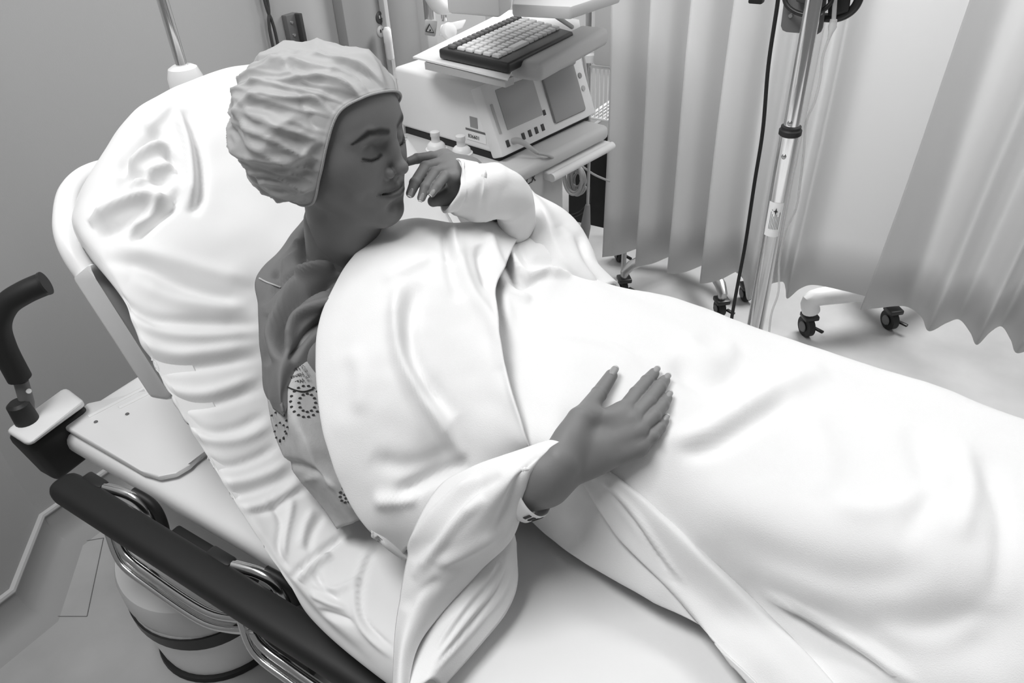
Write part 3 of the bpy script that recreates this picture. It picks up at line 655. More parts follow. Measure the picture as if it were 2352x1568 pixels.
# torso, upper arms and legs (under the covers)
TB = SDF(); pel = np.array([-.22, .70, .79]); ch = np.array([-.60, .68, .88])
TB.cap(np.array([-.745, .68, .985]), hw(-.002, -.13, -.092), .054, .048, .02)
for s_ in (-1, 1):
    TB.cap(ch + [-.08, s_ * .06, .02], pel + [0, s_ * .05, 0], .080, .072, .06); TB.cap(np.array([-.72, .69 + s_ * .1, .93]), np.array([-.745, .69, .945]), .05, .05, .04)
    TB.cap(pel + [.02, s_ * .065, 0], np.array([.24, .73 + s_ * .065, .79]), .068, .042, .03); TB.cap(np.array([.24, .73 + s_ * .065, .79]), np.array([.62, .68 + s_ * .06, .78]), .042, .032, .02)
    TB.cap(np.array([.62, .66 + s_ * .07, .80]), np.array([.66, .66 + s_ * .08, .87]), .032, .024, .02)
TB.cap(elb, shR, .030, .034, .03); TB.cap(shR, ch + [-.08, -.06, .02], .05, .06, .04); TB.cap(elb, wr, .024, .016, .02)
TB.cap(shL, leb, .040, .032, .03); TB.cap(shL, ch + [-.08, .06, .02], .05, .06, .04); TB.cap(leb, W2, .030, .022, .02)
TB.ell((-.36, .69, .845), (.13, .12, .085), .06)
V, Fc = TB.mesh((-1.0, .30, .68), (.75, 1.15, 1.2), .008); n0 = sum(len(v) for v in BV)
BV.append(V); BF.append(Fc + n0); BC.append(np.full(len(V), SKIN))
V = np.concatenate(BV); Fc = np.concatenate(BF)
mesh_obj('body', V, Fc, M_skin, person, col=np.concatenate(BC))

# nails
def nail(a, b, r, side):
    a = np.array(a); b = np.array(b); d = b - a; d /= np.linalg.norm(d); v = O3 - b; v /= np.linalg.norm(v)
    n = v - d * (v @ d)
    n /= np.linalg.norm(n)
    if side is not None and len(side): n = n + .3 * np.array([0, 0, 1.]); n -= d * (n @ d); n /= np.linalg.norm(n)
    s = np.cross(d, n); L = r * 1.9; Wd = r * .72; Vn = []; Fn = []; nu, nv = 9, 7; L *= 1.15
    for i in range(nu):
        f = i / (nu - 1); x = -L * .35 + f * L * 1.05; wv = Wd * (1 - .25 * (abs(f - .45) / .55) ** 3)
        for j in range(nv):
            g = (j / (nv - 1) * 2 - 1); ang = g * .85; Vn.append(b + d * x + s * math.sin(ang) * wv * 1.1 + n * (r * (.90 + .10 * math.cos(ang)) - (1 - math.cos(ang)) * r * .75 - max(0, f - .35) * r * .16 + .0004))
    for i in range(nu - 1):
        for j in range(nv - 1): Fn.append((i * nv + j, i * nv + j + 1, (i + 1) * nv + j + 1, (i + 1) * nv + j))
    k = (nv - 1) * 7
    o = mesh_obj('fingernail', Vn, Fn[:k], M_nail, person); md = o.modifiers.new('s', 'SOLIDIFY'); md.thickness = .0006
    o2 = mesh_obj('nail_tip', Vn, Fn[k:], M_nailtip, None); md = o2.modifiers.new('s', 'SOLIDIFY'); md.thickness = .0006; put(o2, person); o2['label'] = 'white tip of a fingernail'
for a in NAILS: nail(*a)
# eyelashes
for s_ in (-1, 1):
    m = MB()
    for k in range(26):
        f = k / 25; x = s_ * (.018 + f * .030); y = -.0078 - .0030 * math.sin(f * math.pi * .85) + .003 * f; z0 = .0003 - .010 * f ** 2.2
        m.tube([HO + HM @ np.array([x, y, z0]), HO + HM @ np.array([x + s_ * .002 * f, y - .0022, z0 + .0035]), HO + HM @ np.array([x + s_ * (.001 + .005 * f), y - .0016 + .0006 * math.sin(k * 2.3), z0 + .006 + .0035 * f])], [.00035, .00028, .00008], 5)
    m.build('eyelash', M_hair, person)

# bouffant cap: puffed shell around the skull with an elastic rim round the face
rim_px = []
RIM = [(-.004, .064, .002), (-.032, .062, -.010), (-.058, .050, -.026), (-.072, .014, -.038), (-.078, -.030, -.050), (-.072, -.066, -.072), (-.05, -.080, -.118), (0, -.082, -.160), (.05, -.080, -.118), (.072, -.066, -.072), (.078, -.030, -.050), (.072, .014, -.038), (.056, .036, -.018), (.029, .055, -.001)]
rimc = np.array(catmull([np.array(p, float) for p in RIM + [RIM[0]]], [0] * 15, 22)[0])[:-1]; nr = len(rimc); SK = SDF(); SK.ops = H.ops[:9]
cc = np.array([-.004, .005, -.115])
for j in range(len(rimc)):
    d0 = rimc[j] - cc; L0 = np.linalg.norm(d0); d0 /= L0; tt = np.arange(.04, .16, .0005); dd = H.ev(cc + d0 * tt[:, None]); ok = np.where(dd > .0025)[0]
    if len(ok): rimc[j] = cc + d0 * (tt[ok[0]] if j < nr * .36 or j > nr * .64 else max(tt[ok[0]], L0))
 
_l = np.linalg.norm(rimc - cc, axis=1); _d = (rimc - cc) / _l[:, None]
for _ in range(60): _l = (np.roll(_l, 1) + _l * 2 + np.roll(_l, -1)) / 4
rimc = cc + _d * (_l + .002)[:, None]
Vc = []; nlev = 80
r1 = np.random.RandomState(9); ph = np.linspace(0, 2 * math.pi, nr, endpoint=False)
def fold(phi, t):
    f = 0
    for k, a, s0, tw in ((9, .0035, .3, .5), (14, .0032, 2.1, -.8), (23, .0024, 4.0, .6), (37, .0014, 1.0, -.4)):
        f = f + a * (1 - np.abs(np.sin(.5 * k * phi + s0 + tw * t * 3)) * 2) * np.exp(-t * (1.1 if k < 20 else 2.4)) * min(1, t * 9)
    return f
for i in range(nlev):
    t = i / (nlev - 1)
    for j in range(nr):
        p = rimc[j]; d0 = p - cc; d0n = d0 / np.linalg.norm(d0); e = np.array([-.10, .12, -1.0]); e /= np.linalg.norm(e)
        ang = math.acos(max(-1, min(1, d0n @ e))); w = math.sin(ang)
        q = (math.sin((1 - t) * ang) * d0n + math.sin(t * ang) * e) / (w + 1e-9)
        rad0 = np.linalg.norm(d0)
        rb = 1 / math.sqrt((q[0] / .102) ** 2 + (q[1] / .100) ** 2 + (q[2] / .094) ** 2)
        blend = min(1, t / .20); blend = math.sqrt(1 - (1 - blend) ** 2); rad = rad0 * (1 - blend) + rb * blend
        Vc.append((q, rad, t, ph[j]))
Q = np.array([v[0] for v in Vc]); RA = np.array([v[1] for v in Vc]); TT = np.array([v[2] for v in Vc]); PH = np.array([v[3] for v in Vc])
F_ = np.zeros(len(Q))
for k, a, s0, tw, dc in ((9, .0050, .3, 1.6, 1.0), (15, .0055, 2.1, -2.2, 1.2), (26, .0036, 4.0, 1.8, 1.8)):
    wob = .35 * vnoise(Q * 1.0, .5, k); F_ += a * (1 - 2 * np.abs(np.sin(.5 * k * (PH + wob * .9) + s0 + tw * TT)) ** .8) * np.exp(-TT * dc) * np.clip(TT * 12, 0, 1)
F_ += np.clip(TT * 5, 0, 1) * (.005 * (1 - 2 * np.abs(vnoise(Q, .55, 3))) + .0025 * (1 - 2 * np.abs(vnoise(Q * [1, 1.8, 1], .30, 4))) + .0006 * (1 - 2 * np.abs(vnoise(Q, .12, 5))))
Rs = np.full(len(Q), .2)
for _ in range(30): Rs -= SK.ev(cc + Q * Rs[:, None]) * .9
RA = np.maximum(RA, Rs + .003 + .008 * np.clip(TT * 8, 0, 1)); Vh = cc + Q * np.maximum(RA + F_, Rs + .0025)[:, None]
Fcp = [(i * nr + j, i * nr + (j + 1) % nr, (i + 1) * nr + (j + 1) % nr, (i + 1) * nr + j) for i in range(nlev - 1) for j in range(nr)]
M_cap = mat('bouffant_cap', .52, .5, bump=.2, bscale=130, alpha=.74)
cp = mesh_obj('bouffant_cap', HO + Vh @ HM.T, Fcp, M_cap, person); md = cp.modifiers.new('s', 'SOLIDIFY'); md.thickness = .0008; cp.data.flip_normals() if False else None
cp['label'] = 'crinkled translucent bouffant cap'
m = MB(); pts = [HO + HM @ (p * 1.0 + (p - cc) / np.linalg.norm(p - cc) * .0012) for p in rimc]; pts.append(pts[0]); m.tube(pts, .0016, 8, cap=False); m.build('elastic_band', mat('elastic', .4, .8, bump=.6, bscale=900), cp)
# hair under the cap
hr = SDF(); hr.ell((0, .006, -.098), (.074, .080, .083), .02); hr.ell((0, -.035, -.13), (.068, .07, .06), .03); hr.ell((0, 0, -.15), (.055, .055, .05), .03)
Vq, Fq = hr.mesh((-.11, -.13, -.24), (.11, .15, .02), .004, clip=None); mesh_obj('hair', HO + Vq @ HM.T, Fq, mat('dark_hair', .03, .5, bump=.5, bscale=80), person)

# gown: dark folded collar and printed sleeve
def gp_(px, py, off):
    off = off * 1.2 + .004 if off > .03 else off    # offset above the sloping mattress
    r = ray(px, py); t = (0.775 + off - .60 * .93 - CAMH) / (r[2] + .93 * r[0]); return ('w', *(O3 + r * t))
rows = [
 [gp_(612, 905, .02), gp_(625, 925, .05), gp_(665, 940, .085), gp_(710, 945, .09), gp_(830, 960, .085)],
 [gp_(628, 985, .015), gp_(655, 1000, .05), gp_(690, 1010, .085), gp_(735, 1020, .09), gp_(880, 1040, .08)],
 [gp_(652, 1050, .01), gp_(680, 1060, .045), gp_(715, 1070, .075), gp_(755, 1075, .08), gp_(900, 1090, .075)],
 [gp_(690, 1105, .008), gp_(715, 1105, .04), gp_(745, 1110, .07), gp_(785, 1120, .08), gp_(920, 1130, .07)],
 [gp_(735, 1160, .006), gp_(755, 1155, .035), gp_(780, 1160, .06), gp_(815, 1160, .075), gp_(940, 1160, .065)],
 [gp_(774, 1215, .012), gp_(790, 1208, .03), gp_(808, 1202, .045), gp_(838, 1192, .055), gp_(950, 1185, .055)]]
rows.insert(0, [gp_(603, 830, .02), gp_(620, 835, .05), gp_(660, 830, .085), gp_(700, 830, .095), gp_(830, 850, .095)])
S = []; st([(640, 1060), (700, 1075), (760, 1110)], -.006, 9); st([(690, 1110), (730, 1095), (790, 1130)], .004, 8)
gs = cloth('gown_sleeve', rows, M_gown2, person, ku=8, kv=8, strokes=S, noise=((.0015, .03),), thick=.003)
gt = bvh('gown_sleeve')
rows = [
 [gp_(700, 500, .03), gp_(712, 505, .06), gp_(740, 540, .08), gp_(790, 570, .10), gp_(850, 555, .12)],
 [gp_(640, 575, .004), gp_(680, 570, .05), gp_(730, 600, .10), gp_(790, 600, .12), gp_(850, 590, .12)],
 [gp_(588, 632, .004), gp_(650, 640, .05), gp_(710, 655, .10), gp_(780, 645, .12), gp_(850, 640, .11)],
 [gp_(590, 700, .008), gp_(625, 705, .06), gp_(690, 705, .11), gp_(760, 700, .12), gp_(840, 710, .10)],
 [gp_(592, 765, .012), gp_(620, 770, .065), gp_(670, 770, .10), gp_(740, 770, .11), gp_(830, 790, .10)],
 [gp_(600, 830, .012), gp_(618, 840, .065), gp_(645, 835, .10), gp_(700, 830, .095), gp_(800, 850, .09)],
 [gp_(604, 890, .012), gp_(620, 905, .06), gp_(640, 905, .09), gp_(655, 890, .088), gp_(680, 870, .085)],
 [gp_(618, 925, .02), gp_(632, 942, .06), gp_(648, 955, .085), gp_(656, 948, .085), gp_(665, 930, .082)]]
S = []
for l, a, w in (([(640, 820), (645, 750), (680, 690), (740, 650), (800, 640)], -.014, 8), ([(625, 830), (628, 760), (655, 690), (700, 640), (790, 600)], .010, 10), ([(600, 700), (640, 650), (700, 620), (780, 590), (835, 560)], -.010, 8), ([(660, 800), (680, 730), (735, 700), (780, 690)], .010, 10), ([(668, 830), (700, 770), (760, 720)], -.010, 8), ([(640, 620), (670, 580), (705, 540)], .010, 9), ([(625, 640), (650, 600), (690, 560)], -.009, 7), ([(685, 640), (720, 628), (770, 618)], .008, 8), ([(705, 665), (740, 655), (770, 660)], -.010, 7), ([(610, 720), (615, 780), (612, 840)], -.006, 7), ([(690, 610), (695, 560), (705, 530)], -.012, 8)): st(l, a * 1.5, w)
gc = cloth('gown_collar', rows, M_gown, person, ku=12, kv=14, strokes=S, noise=((.002, .03),), thick=.002)
he = [hit(bvh('gown_collar'), *q, .0015) for q in ((597, 640), (612, 648), (628, 654), (644, 660))]
if all(q is not None for q in he): m = MB(); m.tube(he, .0012, 6, smooth=4); m.build('stitched_seam', M_gown2, gc)
gc['label'] = 'dark satin-like lining of the folded gown collar'
# printed motifs: rings of dots on the sleeve
def dot(px, py, r):
    h = hit(gt, px, py, .0008)
    if h is None: return
    v = O3 - h; v /= np.linalg.norm(v); s = np.cross(v, [0, 0, 1.]); s /= np.linalg.norm(s); u2 = np.cross(v, s)
    b.faces.new([b.verts.new(tuple(h + r * (s * math.cos(k) * 1.0 + u2 * math.sin(k) * .7))) for k in np.linspace(0, 2 * math.pi, 9)[:-1]])
for cx_, cy_, ra_, rb_, nn_ in ((702, 922, 34, 36, 18), (705, 925, 19, 21, 12), (640, 980, 22, 34, 14), (645, 990, 12, 20, 8), (795, 1135, 14, 18, 11), (797, 1136, 6, 9, 6)):
    m = MB(); b = m.bm
    for k in range(nn_): a = 2 * math.pi * k / nn_; dot(cx_ + ra_ * math.cos(a), cy_ + rb_ * math.sin(a), .0022)
    if len(b.verts): m.build('printed_ring', M_print, gs)

# white robe: chest panel
Srows = [
 [(925, 1275, .80), (850, 1215, .845), (800, 1140, .88), (757, 1030, .925), (733, 900, .965), (733, 760, 1.0), (760, 675, 1.02), (800, 605, 1.045), (850, 548, 1.06), (905, 512, 1.07)],
 [(985, 1210, .85), (930, 1130, .885), (880, 1040, .925), (850, 940, .965), (840, 830, 1.0), (850, 720, 1.03), (875, 640, 1.05), (910, 580, 1.065), (945, 530, 1.07), (965, 500, 1.065)],
 [(1060, 1125, .88), (1030, 1040, .91), (1000, 960, .95), (970, 880, .98), (955, 800, 1.005), (960, 720, 1.03), (985, 640, 1.05), (1005, 590, 1.06), (1025, 550, 1.06), (1040, 510, 1.055)],
 [(1150, 1080, .90), (1130, 1000, .935), (1105, 920, .96), (1080, 840, .985), (1060, 760, 1.01), (1060, 690, 1.03), (1075, 620, 1.045), (1090, 575, 1.05), (1105, 540, 1.05), (1125, 505, 1.04)],
 [(1222, 1062, .905), (1208, 1016, .94), (1186, 935, .965), (1166, 870, .98), (1151, 800, .995), (1143, 740, 1.01), (1140, 660, 1.02), (1165, 600, 1.025), (1185, 555, 1.02), (1210, 522, 1.01)]]
rows = []
for r in Srows:
    l = at(*r[-1][:2], z=r[-1][2]); rows.append(list(r) + [('w', l[0] - .01, l[1] + .03, l[2] - .045)])
r0 = rows[0]; A0 = [n[1:] if n[0] == 'w' else at(n[0], n[1], z=n[2]) for n in r0]
rows.insert(0, [('w', p[0] + .006, p[1] + .010, p[2] - .016) for p in A0])
S = []
st([(925, 640), (912, 700), (913, 780), (928, 838), (968, 908), (1008, 965), (1060, 1055)], .014, 17); st([(965, 650), (945, 700), (940, 780), (955, 835), (995, 900), (1040, 960)], -.013, 19)
st([(1040, 515), (1042, 550), (1048, 600)], .008, 8); st([(1020, 520), (1025, 560), (1032, 600)], -.008, 9)
st([(905, 1140), (960, 1110), (1020, 1080), (1080, 1065)], -.014, 16); st([(850, 1050), (920, 1070), (990, 1060), (1050, 1030)], -.006, 22)
st([(855, 1150), (900, 1150), (960, 1140)], .008, 16); st([(1055, 520), (1058, 600), (1090, 680), (1130, 740), (1150, 850)], .008, 14); st([(1045, 560), (1035, 620), (1060, 690)], -.006, 14)
st([(1100, 560), (1115, 620), (1130, 660)], -.010, 13); st([(1120, 530), (1140, 590), (1165, 640)], .008, 12); st([(800, 800), (830, 860), (820, 950)], .004, 22)
st([(990, 590), (930, 620), (880, 650)], .004, 12)
st([(1140, 655), (1143, 740), (1166, 870), (1213, 1012)], .004, 8)
cp2 = cloth('robe_front', rows, M_robe, person, ku=18, kv=12, strokes=S, noise=((.003, .08), (.0012, .025)), thick=.004)
cp2['label'] = 'white robe front drawn across the chest'
# near sleeve (upper layer, then lower layer lying on the sheet)
rows = [
 [(1236, 1014, .955), (1262, 1008, .970), (1284, 1014, .975), (1293, 1026, .962)],
 [(1180, 1036, .945), (1215, 1036, .962), (1240, 1048, .965), (1256, 1050, .958)],
 [(1085, 1070, .925), (1130, 1082, .945), (1180, 1095, .955), (1225, 1098, .94)],
 [(1010, 1115, .895), (1060, 1150, .92), (1120, 1170, .925), (1197, 1165, .90)],
 [(955, 1205, .865), (1010, 1225, .89), (1080, 1240, .89), (1170, 1240, .855)],
 [(932, 1290, .83), (980, 1300, .855), (1035, 1310, .85), (1095, 1315, .82)],
 [(915, 1390, .80), (945, 1395, .82), (980, 1400, .815), (1012, 1410, .79)],
 [(903, 1480, .785), (920, 1488, .80), (940, 1492, .795), (960, 1488, .78)],
 [(903, 1610, .765), (912, 1610, .775), (922, 1610, .775), (932, 1610, .765)]]
S = []
st([(930, 1270), (1000, 1180), (1060, 1120), (1100, 1090)], .007, 9); st([(945, 1290), (1020, 1200), (1080, 1130), (1150, 1090)], -.008, 10); st([(950, 1330), (1040, 1210), (1110, 1140)], .008, 12)
st([(1130, 1230), (1165, 1160), (1195, 1090), (1235, 1045)], -.005, 8); st([(1150, 1250), (1185, 1170), (1215, 1090)], .003, 7); st([(1000, 1300), (1080, 1260), (1140, 1220)], .006, 14)
st([(925, 1400), (960, 1360), (1020, 1330)], -.004, 14)
rows = [r + [('w', *(at(*r[-1][:2], z=r[-1][2]) + np.array([-.010, .004, -.016])))] for r in rows]
sl = cloth('robe_sleeve', rows, M_robe, person, ku=14, kv=12, strokes=S, noise=((.0015, .04),), thick=.004)
rows = [
 [(1120, 1215, .82), (1155, 1212, .845), (1180, 1222, .85), (1188, 1245, .825)],
 [(1050, 1290, .79), (1110, 1285, .82), (1160, 1275, .83), (1191, 1330, .785)],
 [(1000, 1370, .775), (1060, 1355, .80), (1120, 1350, .80), (1168, 1400, .765)],
 [(950, 1470, .765), (1000, 1450, .785), (1060, 1430, .79), (1112, 1470, .758)],
 [(900, 1600, .755), (950, 1580, .775), (990, 1560, .78), (1015, 1580, .755)]]
S = []
for k in range(5): st([(1180 - k * 9, 1300 - k * 4), (1150 - k * 10, 1370 - k * 8), (1090 - k * 8, 1440 - k * 9), (1000, 1540 - k * 12)], -.0025 if k % 2 else .0025, 5)
o = cloth('sleeve_lining', rows, M_robe, sl, ku=14, kv=12, strokes=S, noise=((.0015, .04),), thick=.004)
# far sleeve as a soft tube
ax = [((1036, 428, tm + .05), .034), ((1052, 430, tm + .055), .037), ((1090, 438, tm + .065), .039), ((1130, 440, tm + .07), .039), ((1160, 450, tm + .08), .035), ((1178, 470, tm + .10), .032), ((1185, 520, tm + .14), .03)]
cen = [pj(*a[0]) for a in ax]; rad = [a[1] for a in ax]; cen, rad = catmull(cen, rad, 10); cen = np.array(cen); nS = len(cen); nA = 48; Vt = []
for i in range(nS):
    t_ = cen[min(i + 1, nS - 1)] - cen[max(i - 1, 0)]; t_ /= np.linalg.norm(t_); v = O3 - cen[i]; v -= t_ * (v @ t_); v /= np.linalg.norm(v); s = np.cross(t_, v); f = i / (nS - 1)
    for k in range(nA):
        a = 2 * math.pi * k / nA; g = 1 + .05 * math.sin(3 * a + 7 * f) + .09 * math.exp(-f * 5) * math.sin(5 * a + 1 + 6 * f) + .05 * math.sin(2 * a - 5 * f) + .035 * math.sin(9 * f + 2 * a) ** 3 + .025 * abs(math.sin(4 * a + 14 * f))
        w_ = vnoise(np.array([[math.cos(a) * .6, math.sin(a) * .6, f * 7]]), .5, 11)[0] * .09 * math.exp(-f * 1.2)
        Vt.append(cen[i] + rad[i] * (g + w_) * (v * math.cos(a) + s * math.sin(a)) - (t_ * .012 * math.sin(a + .4) * math.exp(-f * 20)))
Ft = [(i * nA + k, i * nA + (k + 1) % nA, (i + 1) * nA + (k + 1) % nA, (i + 1) * nA + k) for i in range(nS - 1) for k in range(nA)]
o = mesh_obj('robe_sleeve', Vt, Ft, M_robe, person); md = o.modifiers.new('s', 'SOLIDIFY'); md.thickness = .004
# shoulder drape behind the arm
rows = [
 [(1160, 430, 1.045), (1200, 424, 1.055), (1212, 428, 1.05), (1222, 440, 1.035), (1232, 456, 1.02)],
 [(1170, 480, 1.03), (1225, 468, 1.045), (1247, 471, 1.045), (1262, 474, 1.025), (1298, 486, 1.0)],
 [(1180, 530, 1.01), (1240, 508, 1.03), (1267, 510, 1.03), (1290, 508, 1.005), (1339, 527, .975)],
 [(1200, 580, .99), (1255, 555, 1.01), (1283, 550, 1.01), (1310, 545, .985), (1359, 568, .955)],
 [(1240, 640, .96), (1290, 610, .985), (1315, 600, .985), (1345, 592, .965), (1377, 614, .935)],
 [(1300, 700, .93), (1350, 670, .945), (1375, 660, .945), (1400, 650, .935), (1423, 657, .905)]]
rows = [r + [('w', *(at(*r[-1][:2], z=r[-1][2]) + np.array([0, .03, -.08])))] for r in rows]
o = cloth('robe_side', rows, M_robe, person, ku=10, kv=10, strokes=[([(1290, 520), (1330, 600), (1380, 660)], .006, 14), ([(1330, 530), (1345, 600), (1400, 660)], -.006, 10)], noise=((.002, .05),), thick=.004)
# wristband
wdir = elb - wr; wdir /= np.linalg.norm(wdir); wc = wr + wdir * .012; v = O3 - wc; v -= wdir * (v @ wdir); v /= np.linalg.norm(v); s = np.cross(wdir, v)
Vt = []; nA = 56
for i in range(5):
    for k in range(nA):
        a = 2 * math.pi * k / nA; Vt.append(wc + wdir * (i / 4 * .024) + (v * math.cos(a) * .0275 + s * math.sin(a) * .033) - np.array([0, .004, .006]))
Ft = [(i * nA + k, i * nA + (k + 1) % nA, (i + 1) * nA + (k + 1) % nA, (i + 1) * nA + k) for i in range(4) for k in range(nA)]
wb = mesh_obj('wristband', Vt, Ft, M_white, person); md = wb.modifiers.new('s', 'SOLIDIFY'); md.thickness = .0008; md.offset = 0


# ------------------------------------------------------------------ pedal bin under the rail
bc = np.array([-1.185, .505, 0]); c = thing('pedal_bin', 'small round white pedal bin with dark lid band on the floor under the bed rail', 'bin', bc)
m = MB(); m.lathe(bc, [(.10, .004), (.128, .006), (.132, .03), (.143, .17), (.143, .19), (.12, .19)], 48); m.build('bucket', M_white, c)
m = MB(); m.lathe(bc, [(.13, 0), (.139, .002), (.137, .012), (.128, .014)], 48); m.build('foot_ring', M_black, c)
lidm = mat('bin_lid', .6, .35); m = MB(); b = m.bm; nA = 64; rings = []
for r, h in ((.143, .0), (.146, .03), (.145, .075), (.141, .085), (.115, .09), (.06, .086), (.001, .084)):
    rg = []
    for k in range(nA):
        a = 2 * math.pi * k / nA; dx, dy = math.cos(a), math.sin(a); f = dx * .85 - dy * .53   # tilt: lower at the front
        rg.append(b.verts.new((bc[0] + r * dx, bc[1] + r * dy, .195 + h - .02 * f * (r / .145) + (0 if h > .02 else -.012 * math.cos(a * 2)))))
    rings.append(rg)
for i in range(len(rings) - 1):
    for k in range(nA): b.faces.new((rings[i][k], rings[i][(k + 1) % nA], rings[i + 1][(k + 1) % nA], rings[i + 1][k]))
b.faces.new(rings[-1]); m.build('lid', lidm, c)
m = MB(); b = m.bm; rings = []
for rr_, side in ((.147, 0), (.147, 1), (.139, 1), (.139, 0)):
    rg = []
    for k in range(nA):
        a = 2 * math.pi * k / nA; dx, dy = math.cos(a), math.sin(a); f = dx * .85 - dy * .53; th = .016 + .02 * max(0, f) ** 1.5
        zt = .193 - .02 * f; rg.append(b.verts.new((bc[0] + rr_ * dx, bc[1] + rr_ * dy, zt - (th if side else 0))))
    rings.append(rg)
for i in range(4):
    for k in range(nA): b.faces.new((rings[i][k], rings[i][(k + 1) % nA], rings[(i + 1) % 4][(k + 1) % nA], rings[(i + 1) % 4][k]))
m.build('lid_band', M_blackgloss, c); c.scale = (1.14, 1.14, 1.0)

# ------------------------------------------------------------------ curtains
def curtain(name, label, hem, top=2.5, zh=.25, lean=0.):
    P = []; 
    for i, (x, y) in enumerate(hem): P.append((x, y))
    P = np.array(P); U = up1(np.c_[P, np.zeros(len(P))], 8)[:, :2]; nz = 14; V = []; Fc = []
    mid = P[:, 1].mean()
    for i, (x, y) in enumerate(U):
        for j in range(nz):
            f = j / (nz - 1); z = zh + (top - zh) * f; sq = 1 - .25 * f
            V.append((x + lean * (z - zh) + .004 * math.sin(z * 5 + x * 9), mid + (y - mid) * sq + .006 * math.sin(x * 12 + z * 3), z))
    for i in range(len(U) - 1):
        for j in range(nz - 1): Fc.append((i * nz + j, i * nz + nz + j, i * nz + nz + j + 1, i * nz + j + 1))
    o = mesh_obj(name, V, Fc, M_curt2); md = o.modifiers.new('s', 'SOLIDIFY'); md.thickness = .0015; tag(o, label, 'curtain', None); return o
M_curt2 = bpy.data.materials.new('curtain_cloth'); M_curt2.use_nodes = True; nt = M_curt2.node_tree; nt.nodes.clear()
ou = nt.nodes.new('ShaderNodeOutputMaterial'); mxs = nt.nodes.new('ShaderNodeMixShader'); df = nt.nodes.new('ShaderNodeBsdfDiffuse'); tr = nt.nodes.new('ShaderNodeBsdfTranslucent')
df.inputs[0].default_value = (.8, .8, .8, 1); tr.inputs[0].default_value = (.85, .85, .85, 1); mxs.inputs[0].default_value = .4
nt.links.new(df.outputs[0], mxs.inputs[1]); nt.links.new(tr.outputs[0], mxs.inputs[2]); nt.links.new(mxs.outputs[0], ou.inputs[0])
curtain('hanging_curtain', 'pleated pale curtain hanging left of the drip pole, beside the monitor cart', [(-.975, 2.075), (-.93, 2.12), (-.885, 2.20), (-.862, 2.14), (-.853, 2.08), (-.81, 2.12), (-.772, 2.20), (-.752, 2.15), (-.742, 2.09), (-.695, 2.12), (-.645, 2.21), (-.632, 2.14), (-.624, 2.075), (-.575, 2.12), (-.535, 2.20), (-.49, 2.12), (-.452, 2.04), (-.435, 2.12), (-.41, 2.18)])
curtain('hanging_curtain', 'wide flat curtain panel behind the drip pole', [(-.41, 2.18), (-.385, 2.20), (-.365, 2.16), (-.345, 2.11), (-.325, 2.19), (-.29, 2.235), (-.2, 2.245), (-.10, 2.24), (-.02, 2.25)])
curtain('hanging_curtain', 'deeply pleated pale curtain at the right edge, in front of the white wheeled base', [(-.14, 2.155), (-.10, 2.185), (-.03, 2.23), (.02, 2.19), (.05, 2.12), (.09, 2.19), (.12, 2.225), (.155, 2.17), (.178, 2.115), (.205, 2.20), (.232, 2.25), (.26, 2.19), (.28, 2.13), (.33, 2.2), (.37, 2.25), (.42, 2.13), (.48, 2.22), (.55, 2.13), (.62, 2.22), (.7, 2.13)], lean=.06)

# ------------------------------------------------------------------ drip stand beside the bed
px0 = -.245; py0 = 1.2
c = thing('drip_stand', 'chrome telescopic drip stand rising beside the bed in front of the curtain', 'drip stand', (px0, py0, 0))
zc = at(1815, 302, y=py0)[2]
m = MB(); m.tube([(px0, py0, .12), (px0, py0, zc)], .0150, 28); m.build('lower_tube', M_chrome, c)
m = MB(); m.tube([(px0, py0, zc - .02), (px0, py0, 2.0)], .0122, 28); m.build('upper_tube', M_chrome, c)
m = MB(); m.lathe((px0, py0, zc - .006), [(.0152, 0), (.0175, .002), (.0175, .009), (.0155, .011), (.0155, .015), (.0125, .017)], 32); m.build('collar', M_black, c)
for q in ((1813, 277), (1797, 351)):
    p = at(*q, y=py0); v = O3 - p; v[2] = 0; v /= np.linalg.norm(v); p = np.array([px0, py0, p[2]]) + v * (.0118 if q[1] < 300 else .0146) + np.array([-.003, 0, 0])
    m = MB(); m.lathe(p, [(.0042, 0), (.0035, .003), (.001, .0045)], 16, v); m.build('push_button', M_steel, c)
for k in range(5):
    a = 2 * math.pi * k / 5 + .3; d = np.array([math.cos(a), math.sin(a), 0]); m = MB(); m.tube([np.array([px0, py0, .12]), np.array([px0, py0, .115]) + d * .1, np.array([px0, py0, .085]) + d * .26], [.014, .012, .010], 10); lg = m.build('leg', M_steel, c)
    p = np.array([px0, py0, 0]) + d * .26; m = MB(); m.lathe(p + [0, 0, .027] + np.array([-d[1], d[0], 0]) * -.01, [(.008, 0), (.026, .001), (.026, .019), (.008, .02)], 20, (-d[1], d[0], 0)); m.tube([p + [0, 0, .03], p + [0, 0, .09]], .006, 8); m.build('caster', M_black, lg)
